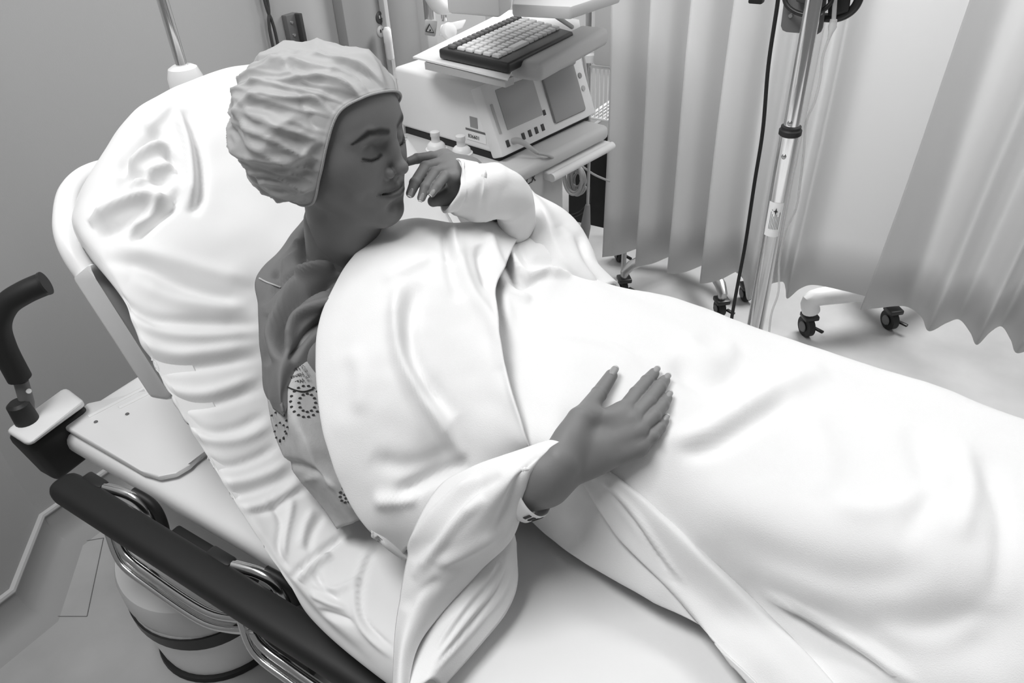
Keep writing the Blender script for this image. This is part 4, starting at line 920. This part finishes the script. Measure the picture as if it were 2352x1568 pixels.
# sticker wrapped around the lower tube
def wrap(name, z0, z1, a0, a1, r, mm, par):
    v = O3 - np.array([px0, py0, CAMH]); base = math.atan2(v[1], v[0]); V = []; n = 10
    for z in (z0, z1):
        for k in range(n): a = base + a0 + (a1 - a0) * k / (n - 1); V.append((px0 + r * math.cos(a), py0 + r * math.sin(a), z))
    return mesh_obj(name, V, [(k, k + 1, n + k + 1, n + k) for k in range(n - 1)], mm, par)
z1 = at(1790, 458, y=py0)[2]; z0 = at(1775, 535, y=py0)[2]
stk = wrap('sticker', z0, z1, -.95, .75, .0153, M_white, c)
v = O3 - np.array([px0, py0, CAMH]); v /= np.linalg.norm(v); sd_ = np.cross([0, 0, 1.], v); pt = np.array([px0, py0, z1 - .015]) + v * .0165
ex_, ez_ = sd_, np.array([0, 0, 1.])
m = MB(); m.prism([pt + ex_ * a + ez_ * b_ for a, b_ in ((0, .007), (.0012, .0012), (.004, 0), (.0012, -.0012), (0, -.007), (-.0012, -.0012), (-.004, 0), (-.0012, .0012))], v * .0003); m.build('star_mark', M_ink, stk)
m = MB(); m.prism([pt + ex_ * a + ez_ * b_ for a, b_ in ((-.0065, .003), (-.0060, .0036), (-.0045, .0012), (-.005, .0008))], v * .0003); m.build('tick_mark', M_ink, stk)
for k in range(7):
    zz = z0 + .012 + .0001; a = -.5 + k * .16; wrap('sticker_line', z0 + .014, z0 + .014 + .032 - .004 * (k % 3), a, a + .05, .0155, M_ink, stk)
# grey pump plate, pump head and looped cable at the top of the stand
zp = at(1840, 40, y=py0)[2]
pc_ = thing('infusion_pump', 'grey mounting plate and dark pump clamped at the top of the drip stand', 'pump', (px0, py0, zp))
P = [at(*q, y=py0 + .03) for q in ((1808, -60), (1793, 60), (1797, 70), (1806, 74), (1876, 80), (1885, 74), (1889, 64), (1905, -60))]
m = MB(); m.prism(P, (0, .006, 0), bev=.001); m.build('mounting_plate', M_mid, pc_)
for q in ((1816, 36), (1884, 30)):
    m = MB(); m.lathe(at(*q, y=py0 + .029), [(.004, 0), (.003, .002)], 12, (0, -1, 0)); m.build('screw', M_steel, pc_)
P = [at(*q, y=py0 + .028) for q in ((1835, -60), (1832, 0), (1850, 5), (1870, 5), (1900, -2), (1925, -60))]
m = MB(); m.prism(P, (0, -.012, 0), bev=.002); m.build('pump_body', M_dark, pc_)
lp = [at(1800, -20, y=py0 + .02), at(1806, 10, y=py0 + .015), at(1830, 29, y=py0 + .012), at(1862, 34, y=py0 + .012), at(1895, 20, y=py0 + .015), at(1915, -5, y=py0 + .02), at(1925, -40, y=py0 + .02)]
m = MB(); m.tube(lp, .0035, 12, smooth=8); tag(m.build('looped_cable', M_blackgloss), 'thin black cable looped across the drip pole at the top edge', 'cable', None)
lp = [at(1890, 40, y=py0 + .05), at(1925, 40, y=py0 + .05), at(1955, 25, y=py0 + .05), at(1972, 0, y=py0 + .05), at(1980, -40, y=py0 + .05)]
m = MB(); m.tube(lp, .0065, 14, smooth=8); tag(m.build('coiled_cable', M_blackgloss), 'thick black cable curving right of the drip pole at the top edge', 'cable', None)
m = MB(); m.hexa([at(*q, y=y_) for y_ in (py0 + .04, py0 + .07) for q in ((1902, 40), (1950, 28), (1960, -50), (1900, -50))], bev=.004); m.build('pump_clamp', M_black, pc_)
# hanging black cord, clear tube
pts = [at(1790, -60, y=1.5), at(1787, 0, y=1.5), at(1765, 150, y=1.5), at(1752, 300, y=1.5), at(1733, 420, y=1.5), at(1712, 560, y=1.5), at(1695, 650, y=1.48), at(1680, 735, y=1.45), at(1676, 790, y=1.42)]
m = MB(); m.tube(pts, .0038, 10, smooth=8); tag(m.build('power_lead', M_black), 'long black cord hanging straight down left of the drip pole', 'cord')
m = MB(); m.box(at(1738, -2, y=1.5), (.026, .02, .014), bev=.003); tag(m.build('cord_clip', M_black), 'small black clip at the top edge left of the hanging cord', 'clip')
dl = thing('drip_line', 'clear intravenous tube with connector hanging right of the drip pole', 'tube', at(1914, 50, y=1.22))
m = MB(); m.tube([at(1920, -60, y=1.22), at(1918, 0, y=1.22), at(1915, 45, y=1.22)], .0032, 10); m.build('upper_tube', M_clear, dl)
m = MB(); q = at(1915, 45, y=1.22); m.tube([q, at(1912, 62, y=1.22), at(1908, 75, y=1.22), at(1904, 88, y=1.22)], [.005, .0062, .0035, .0022], 14); m.build('connector', mat('clear_plastic', .85, .15, alpha=.6), dl)
pts = [at(1904, 88, y=1.22), at(1890, 130, y=1.22), at(1884, 180, y=1.22), at(1872, 230, y=1.22), at(1852, 280, y=1.22), at(1847, 340, y=1.22), at(1838, 420, y=1.24), at(1828, 480, y=1.26), at(1805, 530, y=1.28), at(1790, 600, y=1.3), at(1788, 670, y=1.3), at(1772, 720, y=1.3), at(1765, 780, y=1.3)]
m = MB(); m.tube(pts, .0021, 10, smooth=6); m.build('lower_tube', M_clear, dl)

# ------------------------------------------------------------------ wheeled bases behind and below the curtains
def caster(par, p, r=.036, mm=None):
    p = np.array(p, float); m = MB(); m.lathe(p + [-.012, -.012, r], [(r * .3, 0), (r, .003), (r, .024), (r * .3, .027)], 28, (.7, .7, 0)); w = m.build('caster', M_black, par)
    m = MB(); m.lathe(p + [-.014, -.014, r], [(r * .5, 0), (r * .45, .003)], 20, (-.7, -.7, 0)); m.build('hub_cap', M_mid, w)
    m = MB(); m.box(p + [.0, .0, 2 * r + .002], (.05, .05, .018), rz=.7, bev=.005); m.box(p + [.04, -.01, r * 1.0], (.035, .012, .008), rz=-.4, bev=.002); m.build('fork', M_blackgloss, w)
q0 = at(1850, 768, z=0); q1 = at(2040, 752, z=0)
c = thing('wheeled_base', 'white plastic wheeled base with black braked casters poking out under the curtain', 'equipment base', (q0[0] + .15, q0[1] + .25, 0))
ctr = np.array([q0[0] + .22, q0[1] + .22, .15])
caster(c, q0, .038); caster(c, q1 + [0, 0, 0], .036); caster(c, q0 + [.0, .5, 0], .036); caster(c, q1 + [.2, .45, 0])
m = MB()
for q in (q0, q1 + [0, .03, 0], q0 + [0, .5, 0], q1 + [.2, .45, 0]): m.tube([ctr, (ctr + q) / 2 + [0, 0, .07], q + [0, 0, .15], q + [0, 0, .10]], [.05, .034, .030, .030], 18, smooth=5)
m.build('star_base', M_white, c)
m = MB(); m.tube([ctr, ctr + [0, 0, .5]], .04, 20); m.build('column', M_lgrey, c)
q0 = at(1653, 722, z=0); q1 = at(1432, 672, z=0); q2 = at(1712, 688, z=0); q3 = at(1424, 598, z=0)
ctr = np.array([(q0[0] + q3[0]) / 2 + .02, q0[1] + .28, .14])
c = thing('rolling_stand', 'chrome rolling stand legs with black casters under the left curtain', 'stand', (ctr[0], ctr[1], 0))
for q in (q0, q1, q2, q3):
    caster(c, q, .030); m = MB(); e = q + np.array([0, 0, .085]); d = e - ctr; d /= np.linalg.norm(d); m.tube([ctr, e - d * .03 + [0, 0, .02], e + [0, 0, .005], e - [0, 0, .03]], [.022, .020, .017, .014], 14); m.build('leg', M_steel, c)
m = MB(); m.tube([ctr, ctr + [0, 0, 1.2]], .018, 16); m.build('post', M_steel, c)
# objects beyond the left curtain: rack, bins
c = thing('wire_rack', 'white wire basket rack standing between the cart and the curtain', 'rack', (-1.25, 2.6, 0))
A = at(1350, 165, z=.78); B = at(1412, 150, z=.78); A2 = at(1352, 232, z=.66) ; B2 = at(1410, 240, z=.66)
xx0, xx1, ya = A[0], B[0] + .12, A[1]
def rackbar(m, p, q, r=.003): m.tube([p, q], r, 6)
m = MB()
for z in (.80, .62):
    for yy in (ya, ya + .3): rackbar(m, (xx0, yy, z), (xx1, yy, z), .0045)
    for x in (xx0, xx1): rackbar(m, (x, ya, z), (x, ya + .3, z), .0045)
for k in range(12):
    x = xx0 + (xx1 - xx0) * k / 11; rackbar(m, (x, ya, .80), (x, ya, .62), .0022); rackbar(m, (x, ya, .62), (x, ya + .3, .62), .0022)
m.build('wire_basket', M_white, c)
m = MB()
for x in (xx0, xx1):
    for yy in (ya, ya + .3): m.tube([(x, yy, .03), (x, yy, 1.2)], .010, 10)
m.build('rack_post', M_steel, c)
def pbox(name, label, cat, px0_, py0_, px1_, py1_, z0, z1, mm, depth=.25):
    a = at(px0_, py1_, z=z0); b_ = at(px1_, py1_, z=z0); m = MB(); m.box(((a[0] + b_[0]) / 2, a[1] + depth / 2, (z0 + z1) / 2), (abs(b_[0] - a[0]), depth, z1 - z0), bev=.008); return tag(m.build(name, mm), label, cat)
pbox('storage_bin', 'tall white storage bin on the floor beside the curtain edge', 'bin', 1366, 490, 1420, 498, 0, .36, M_white)
pbox('supply_box', 'light grey supply box on top of the wire rack', 'box', 1362, 140, 1425, 150, .82, 1.05, M_lgrey)
p = at(1352, 140, z=.82); m = MB(); m.lathe(p, [(.02, 0), (.045, .005), (.05, .03), (.04, .035), (.042, .05), (.015, .055), (.015, .07)], 24); tag(m.build('suction_canister', M_white), 'small white round canister on the rack beside the keyboard shelf', 'canister')

# ------------------------------------------------------------------ fetal monitor cart
uu = np.array([.166, .986, 0]); vv = np.array([-.986, .166, 0]); F0 = np.array([-.95, 1.43, .855])
def CP(u, v, z): return np.array([*(F0 + uu * u + vv * v)[:2], z])
def cbox(m, u0, u1, v0, v1, z0, z1, bev=.004): return m.hexa([CP(u0, v0, z0), CP(u1, v0, z0), CP(u1, v1, z0), CP(u0, v1, z0), CP(u0, v0, z1), CP(u1, v0, z1), CP(u1, v1, z1), CP(u0, v1, z1)], bev=bev, seg=3)
cart = thing('equipment_cart', 'light grey wheeled equipment cart with drawer under the monitor', 'cart', CP(.1, .15, 0))
m = MB(); cbox(m, -.16, .19, -.05, .34, .30, .815, .02); m.build('cabinet', mat('cart_grey', .55, .45), cart)
m = MB(); cbox(m, -.17, .365, -.065, .36, .805, .845, .016); m.build('top_shelf', mat('cart_top', .6, .45), cart)
m = MB(); m.tube([CP(.10, -.075, .79), CP(.362, -.075, .79)], .011, 16); cbox(m, .10, .364, -.075, -.04, .778, .800, .005); m.build('drawer_handle', M_white, cart)
m = MB(); cbox(m, .02, .15, -.056, -.049, .66, .69, .003); m.build('drawer_pull', M_lgrey, cart)
m = MB(); cbox(m, -.12, .40, -.05, .30, .06, .12, .02); m.build('cart_base', M_white2, cart)
for u, v in ((-.1, -.04), (.38, -.04), (-.1, .28), (.38, .28)):
    p = CP(u, v, .03); m = MB(); m.lathe(p - [0, .01, 0], [(.01, 0), (.03, .001), (.03, .019), (.01, .02)], 20, (0, 1, 0)); m.build('caster', M_black, cart)
o = text('maker_name', 'GCX', M_ink, cart, CP(.040, -.0515, .797), uu, (0, 0, 1), .026); 
mon = thing('fetal_monitor', 'white fetal monitor with grey screen and paper door under the keyboard tray', 'monitor', CP(.18, .17, .855))
bs = .060
body = [CP(0, 0, .862), CP(.375, 0, .862), CP(.375, .36, .862), CP(0, .36, .862), CP(0, bs, 1.018), CP(.375, bs, 1.018), CP(.375, .36, 1.018), CP(0, .36, 1.018)]
m = MB(); m.hexa(body, bev=.010, seg=3); m.build('monitor_case', mat('monitor_case', .86, .45), mon)
def FP(u, h, out=0.):   # point on the sloping front: u across, h up 0..1
    n = np.cross(uu, np.array([0, 0, 1.]) * .156 + vv * bs); n /= np.linalg.norm(n); n = n if n @ (O3 - F0) > 0 else -n
    p = F0 + uu * u + vv * bs * h; p[2] = .862 + .156 * h; return p + n * out
def fq(u0, u1, h0, h1, o0, o1, bev=.002): return MB().hexa([FP(u0, h0, o0), FP(u1, h0, o0), FP(u1, h1, o0), FP(u0, h1, o0), FP(u0, h0, o1), FP(u1, h0, o1), FP(u1, h1, o1), FP(u0, h1, o1)], bev=bev)
fq(-.002, .378, -.02, 1.0, -.03, .008, .006).build('front_bezel', M_white, mon)
fq(.040, .175, .30, .88, .006, .0105, .002).build('screen', M_screen, mon)
fq(.010, .018, .30, .72, .006, .0105, .001).build('name_plate', M_lgrey, mon)
pd = fq(.205, .335, .10, .86, .006, .016, .006).build('paper_door', mat('paper_door', .36, .45), mon)
m = MB(); m.tube([FP(.205, .86, .014), FP(.335, .86, .014)], .009, 14); m.build('door_roll', M_lgrey, pd)
text('maker_name', 'PHILIPS', M_ink, mon, FP(.235, .955, .0092), uu, FP(.2, 1) - FP(.2, 0), .016)
for k in range(6):
    u = .022 + k * .025 + (.008 if k > 1 else 0)
    if k == 1: continue
    o = fq(u, u + .011, .08, .18, .007, .0098, .001).build('socket', M_dark, mon)
fq(.176, .186, .28, .36, .007, .0098, .001).build('key_mark', M_dark, mon)
for h in (.62, .42):
    m = MB(); m.lathe(FP(.352, h, .006), [(.008, 0), (.007, .004)], 16, FP(0, 0, 1) - FP(0, 0, 0)); m.build('knob', M_grey if h > .5 else M_lgrey, mon)
# side asset label
def side(u_, v_, z_): return CP(-.0012, v_, z_)
a0 = CP(-.001, .085, .90)
m = MB(); m.hexa([CP(o_, v_, z_) for o_ in (-.0005, -.0013) for v_, z_ in ((.11, .882), (.045, .882), (.045, .905), (.11, .905))]); al = m.build('asset_label', M_white, mon)
text('asset_number', '836601', M_ink, al, CP(-.0016, .085, .892), -vv, (0, 0, 1), .013)
m = MB(); m.hexa([CP(o_, v_, z_) for o_ in (-.0005, -.0013) for v_, z_ in ((.112, .9055), (.043, .9055), (.043, .9105), (.112, .9105))]); m.build('label_stripe', M_mid, al)
m = MB(); m.hexa([CP(o_, v_, z_) for o_ in (-.0005, -.0013) for v_, z_ in ((.095, .916), (.07, .916), (.07, .942), (.095, .942))]); m.build('small_label', M_grey, mon)
m = MB(); cbox(m, .005, .37, .01, .35, .841, .862, .002); m.build('monitor_foot', M_black, mon)
# transducer cable plugged into the front
pts = [FP(.047, .13, .006), FP(.05, .10, .03), at(1235, 352, z=.86), at(1262, 358, z=.845), at(1280, 372, z=.80), at(1284, 392, z=.74), at(1270, 402, z=.70)]
tc_ = thing('sensor_cable', 'light grey sensor cable plugged into the monitor front, drooping over the cart edge', 'cable', pts[0])
m = MB(); m.tube(pts[:3], [.008, .0075, .004], 14, smooth=6); m.build('plug', M_lgrey, tc_); m = MB(); m.tube(pts[2:], .0035, 10, smooth=8); m.build('cable', M_lgrey, tc_)
# pump bottles
for k, (x, y, lab) in enumerate(((1003, 352, 'left white pump-top bottle beside the monitor, nearest the face'), (1061, 362, 'right white pump-top bottle beside the monitor, nearest its asset label'))):
    q = at(x, y - 6, y=1.36); q = np.array([q[0], q[1], q[2]]); c = thing('pump_bottle', lab, 'bottle', q - [0, 0, .14], 'bottles beside the monitor')
    m = MB(); m.lathe(q - [0, 0, .14], [(.025, 0), (.0275, .004), (.0275, .128), (.024, .138)], 28); m.build('bottle_body', M_white, c)
    m = MB(); m.lathe(q - [0, 0, .006], [(.0265, 0), (.0265, .012), (.0225, .0135), (.021, .022), (.016, .027), (.0105, .029), (.010, .040), (.0115, .042), (.0115, .053), (.008, .055)], 28); m.build('pump_cap', M_white, c)
# keyboard tray
tr_ = thing('keyboard_tray', 'white sliding keyboard tray with rounded grey wrist bar above the monitor', 'tray', at(1100, 140, z=1.07))
P = [at(*q, z=1.082) for q in ((948, 130), (1166, 181), (1178, 158), (1335, 80), (1330, 45), (1195, 20), (1160, 25))]
m = MB(); m.prism(P, (0, 0, -.004)); m.build('tray_plate', M_white, tr_)
P = [at(*q, z=1.076) for q in ((975, 143), (1160, 184), (1180, 176), (1000, 130))]
m = MB(); m.prism(P, (0, 0, -.016)); m.build('slide_rail', M_lgrey, tr_)
a = at(1206, 172, z=1.07); b_ = at(1366, 86, z=1.07); d = (b_ - a); d[2] = 0; L = np.linalg.norm(d); d /= L; s = np.array([-d[1], d[0], 0])
m = MB(); m.hexa([a - s * .040 + [0, 0, -.014], b_ - s * .040 + [0, 0, -.014], b_ + s * .040 + [0, 0, -.014], a + s * .040 + [0, 0, -.014], a - s * .040 + [0, 0, .028], b_ - s * .040 + [0, 0, .028], b_ + s * .040 + [0, 0, .028], a + s * .040 + [0, 0, .028]], bev=.014, seg=5); m.build('wrist_bar', mat('wrist_bar', .55, .5), tr_)
m = MB(); m.box(at(1200, 90, z=1.0) + [-.16, .12, -.3], (.06, .06, .8), bev=.01); m.build('tray_post', M_lgrey, tr_)
# keyboard
K = [at(*q, z=1.106) for q in ((1006, 112), (1168, 146), (1318, 72), (1182, 34))]
kb = thing('keyboard', 'black computer keyboard with key tops paled by painted glare on the tray', 'keyboard', sum(K) / 4)
m = MB(); m.hexa([p - [0, 0, .022] for p in K] + [p for p in K], bev=.006, seg=3); m.build('keyboard_case', M_blackgloss, kb)
M_key = mat('key_top_glare', .8, .3)  # glare on the key tops is painted in as a pale base colour
def KP(u, v, h): return (K[0] * (1 - u) * (1 - v) + K[3] * u * (1 - v) + K[1] * (1 - u) * v + K[2] * u * v) + np.array([0, 0, h])
for r in range(6):
    v0 = .06 + r * .125 + (.02 if r else 0); n = 15 if r < 5 else 9; k = 0; u = .05
    while u < .93:
        w = .052 if not (r == 5 and .22 < u < .5) else .24
        if r == 5 and w < .1: w = .062
        m = MB(); g = .004; bt_ = [KP(u + g, v0 + .01, .0), KP(u + w - g, v0 + .01, .0), KP(u + w - g, v0 + .112, .0), KP(u + g, v0 + .112, .0)]
        cn = sum(bt_) / 4; tp = [cn + (p - cn) * .86 + [0, 0, .0065] for p in bt_]; m.hexa(bt_ + tp, bev=.0012, seg=2); m.build('key', M_key if r else M_mid, kb); u += w + .006
# shelf and arm parts above
sh_ = thing('monitor_shelf', 'white shelf and housing above the keyboard at the top edge', 'shelf', at(1250, 0, z=1.27))
P = [at(*q, z=1.27) for q in ((1176, 8), (1312, 14), (1424, -22), (1470, -120), (1200, -140))]
m = MB(); m.prism(P, (0, 0, -.022), bev=.005); m.build('shelf_slab', mat('shelf_enamel', .6, .4), sh_)
P = [at(*q, z=1.27) for q in ((1030, 32), (1148, 42), (1174, 24), (1180, -60), (1050, -70))]
m = MB(); m.prism(P, (0, 0, .14), bev=.006); m.build('housing', mat('housing_plastic', .55, .4), sh_)
m = MB(); m.tube([at(1208, -30, z=1.25), at(1212, 0, z=1.24), at(1262, 28, z=1.18), at(1314, 62, z=1.12)], .005, 12, smooth=6); tag(m.build('keyboard_lead', M_lgrey), 'light grey lead running diagonally down to the keyboard corner', 'cable')
ar = thing('support_arm', 'jointed white support arm with round knob and warning sticker left of the keyboard', 'arm', at(1000, 60, x=-1.35))
xa = -1.33
m = MB(); m.hexa([at(*q, x=x_) for x_ in (xa, xa - .08) for q in ((975, 80), (1000, 84), (1005, 48), (976, 44))], bev=.004); m.build('clamp_block', M_lgrey, ar)
m = MB(); m.hexa([at(*q, x=x_) for x_ in (xa + .05, xa - .03) for q in ((1008, 84), (1060, 68), (1072, 44), (1012, 56))], bev=.006); m.build('arm_link', M_white, ar)
m = MB(); m.lathe(at(1026, 72, x=xa + .06), [(.012, 0), (.020, .004), (.022, .014), (.018, .024), (.006, .028)], 24, (.85, -.4, .2)); m.build('knob', M_white, ar)
m = MB(); m.tube([at(986, 44, x=xa - .03), at(982, 0, x=xa - .03), at(978, -40, x=xa - .03)], .013, 18); m.build('upright', M_steel, ar)
m = MB(); m.tube([at(1020, 48, x=xa), at(1019, 30, x=xa)], .008, 14); m.build('pin', M_chrome, ar)
m = MB(); m.tube([at(985, -20, x=xa + .05), at(1010, 12, x=xa + .05), at(1040, 10, x=xa + .05), at(1075, -8, x=xa + .03)], [.02, .022, .02, .018], 18, smooth=6); m.build('upper_arm', M_white, ar)
w0, w1, w2 = (at(*q, x=xa + .003) for q in ((977, 73), (997, 76), (986, 54)))
m = MB(); m.prism([w0, w1, w2], (.0006, 0, 0)); ws = m.build('warning_triangle', M_ink, ar)
cn = (w0 + w1 + w2) / 3; m = MB(); m.prism([cn + (p - cn) * .72 + [.0008, 0, 0] for p in (w0, w1, w2)], (.0005, 0, 0)); m.build('triangle_face', M_lgrey, ws)
m = MB(); m.box(cn + [.0016, 0, -.002], (.0006, .007, .004)); m.build('hand_mark', M_ink, ws)
# coiled cables under the shelf, and the hanging grey line with a handset
cc_ = at(1318, 420, y=1.95)
pts = []
for k in range(7):
    r = .058 - k * .004; ox, oz = RNG.uniform(-.012, .012), RNG.uniform(-.02, .02)
    pts += [cc_ + np.array([ox + r * .55 * math.cos(a), .006 * k + .006 * a / 6.28, oz + r * math.sin(a)]) for a in np.linspace(0, 2 * math.pi, 16)[:-1]]
m = MB(); m.tube(pts, .0045, 8, smooth=3); tag(m.build('coiled_cable', M_lgrey), 'looped light grey cable bundle hanging under the cart shelf', 'cable')
m = MB(); m.tube([at(1292, 500, y=1.95), at(1330, 490, y=1.95), at(1352, 465, y=1.95), at(1352, 430, y=1.95)], .006, 10, smooth=6); tag(m.build('floor_cable', M_black), 'black cable curving on the floor beneath the coiled cables', 'cable')
m = MB(); m.box(cc_ + [-.02, .16, -.05], (.16, .02, .34), bev=.004); tag(m.build('shadow_box', M_black), 'added black box imitating the shade behind the coiled cables under the shelf', 'case')  # flat black box stands in for the shade under the cart shelf
pts = [at(1338, 118, y=1.86), at(1348, 190, y=1.86), at(1354, 300, y=1.86), at(1352, 400, y=1.86), at(1350, 470, y=1.86)]
c = thing('hanging_line', 'light grey cable hanging in front of the cart with a soft end bulb', 'cable', pts[-1])
m = MB(); m.tube(pts, .0045, 10, smooth=6); m.build('cable', M_lgrey, c)
m = MB(); m.tube([pts[-1], at(1345, 520, y=1.86), at(1342, 552, y=1.86)], [.007, .016, .012], 14, smooth=5); m.build('bulb', M_grey, c)
for k, (a_, b2) in enumerate((((1360, 322), (1402, 324)), ((1322, 370), (1400, 416)))):
    A = at(*a_, y=1.9); B = at(*b2, y=2.05); m = MB(); m.tube([A, (A + B) / 2 - [0, 0, .008], B], .0035, 8, smooth=6); tag(m.build('stretched_cable', M_lgrey), ['pale cable stretched level from the cart shelf to the curtain', 'pale cable sloping from under the shelf towards the curtain'][k], 'cable', None)
# text printed on the gown and on the wristband
for k, (s_, x, y) in enumerate((('Ylams', 673, 835), ('Vi Lawaz', 680, 848), ('ik Nands', 687, 861), ('re Wash', 691, 874))):
    h = hit(gt, x, y, .0016)
    if h is not None:
        v = O3 - h; tt_ = np.linalg.norm(v); v /= tt_; a = at(x - 20, y + 8.4, t=tt_) - at(x, y, t=tt_); text('printed_word', s_, M_print, gs, h, a, np.cross(v, a), .0066)
ql = [hit(gt, *q, .0012) for q in ((655, 884), (668, 892), (685, 898), (700, 899), (718, 893))]
if all(q is not None for q in ql): m = MB(); m.tube(ql, .0009, 6, smooth=4); m.build('pocket_outline', M_print, gs)
for k, ang in enumerate((.9, 1.15, 1.4, 1.65)):
    vv_ = O3 - wc; vv_ -= wdir * (vv_ @ wdir); vv_ /= np.linalg.norm(vv_); ss_ = np.cross(wdir, vv_)
    for sg_ in (1, -1):
        p = wc + wdir * .010 + vv_ * math.cos(ang) * .028 + ss_ * sg_ * math.sin(ang) * .0335 - np.array([0, .004, .006]); nn_ = vv_ * math.cos(ang) + ss_ * sg_ * math.sin(ang)
        t2 = np.cross(wdir, nn_); m = MB(); m.hexa([p + wdir * a_ + t2 * b_ + nn_ * c_ for c_ in (0, .0008) for a_, b_ in ((-.005, -.002), (.005, -.002), (.005, .002), (-.005, .002))]); m.build('printed_mark', M_ink, wb)
# ------------------------------------------------------------------ scene tidy-up
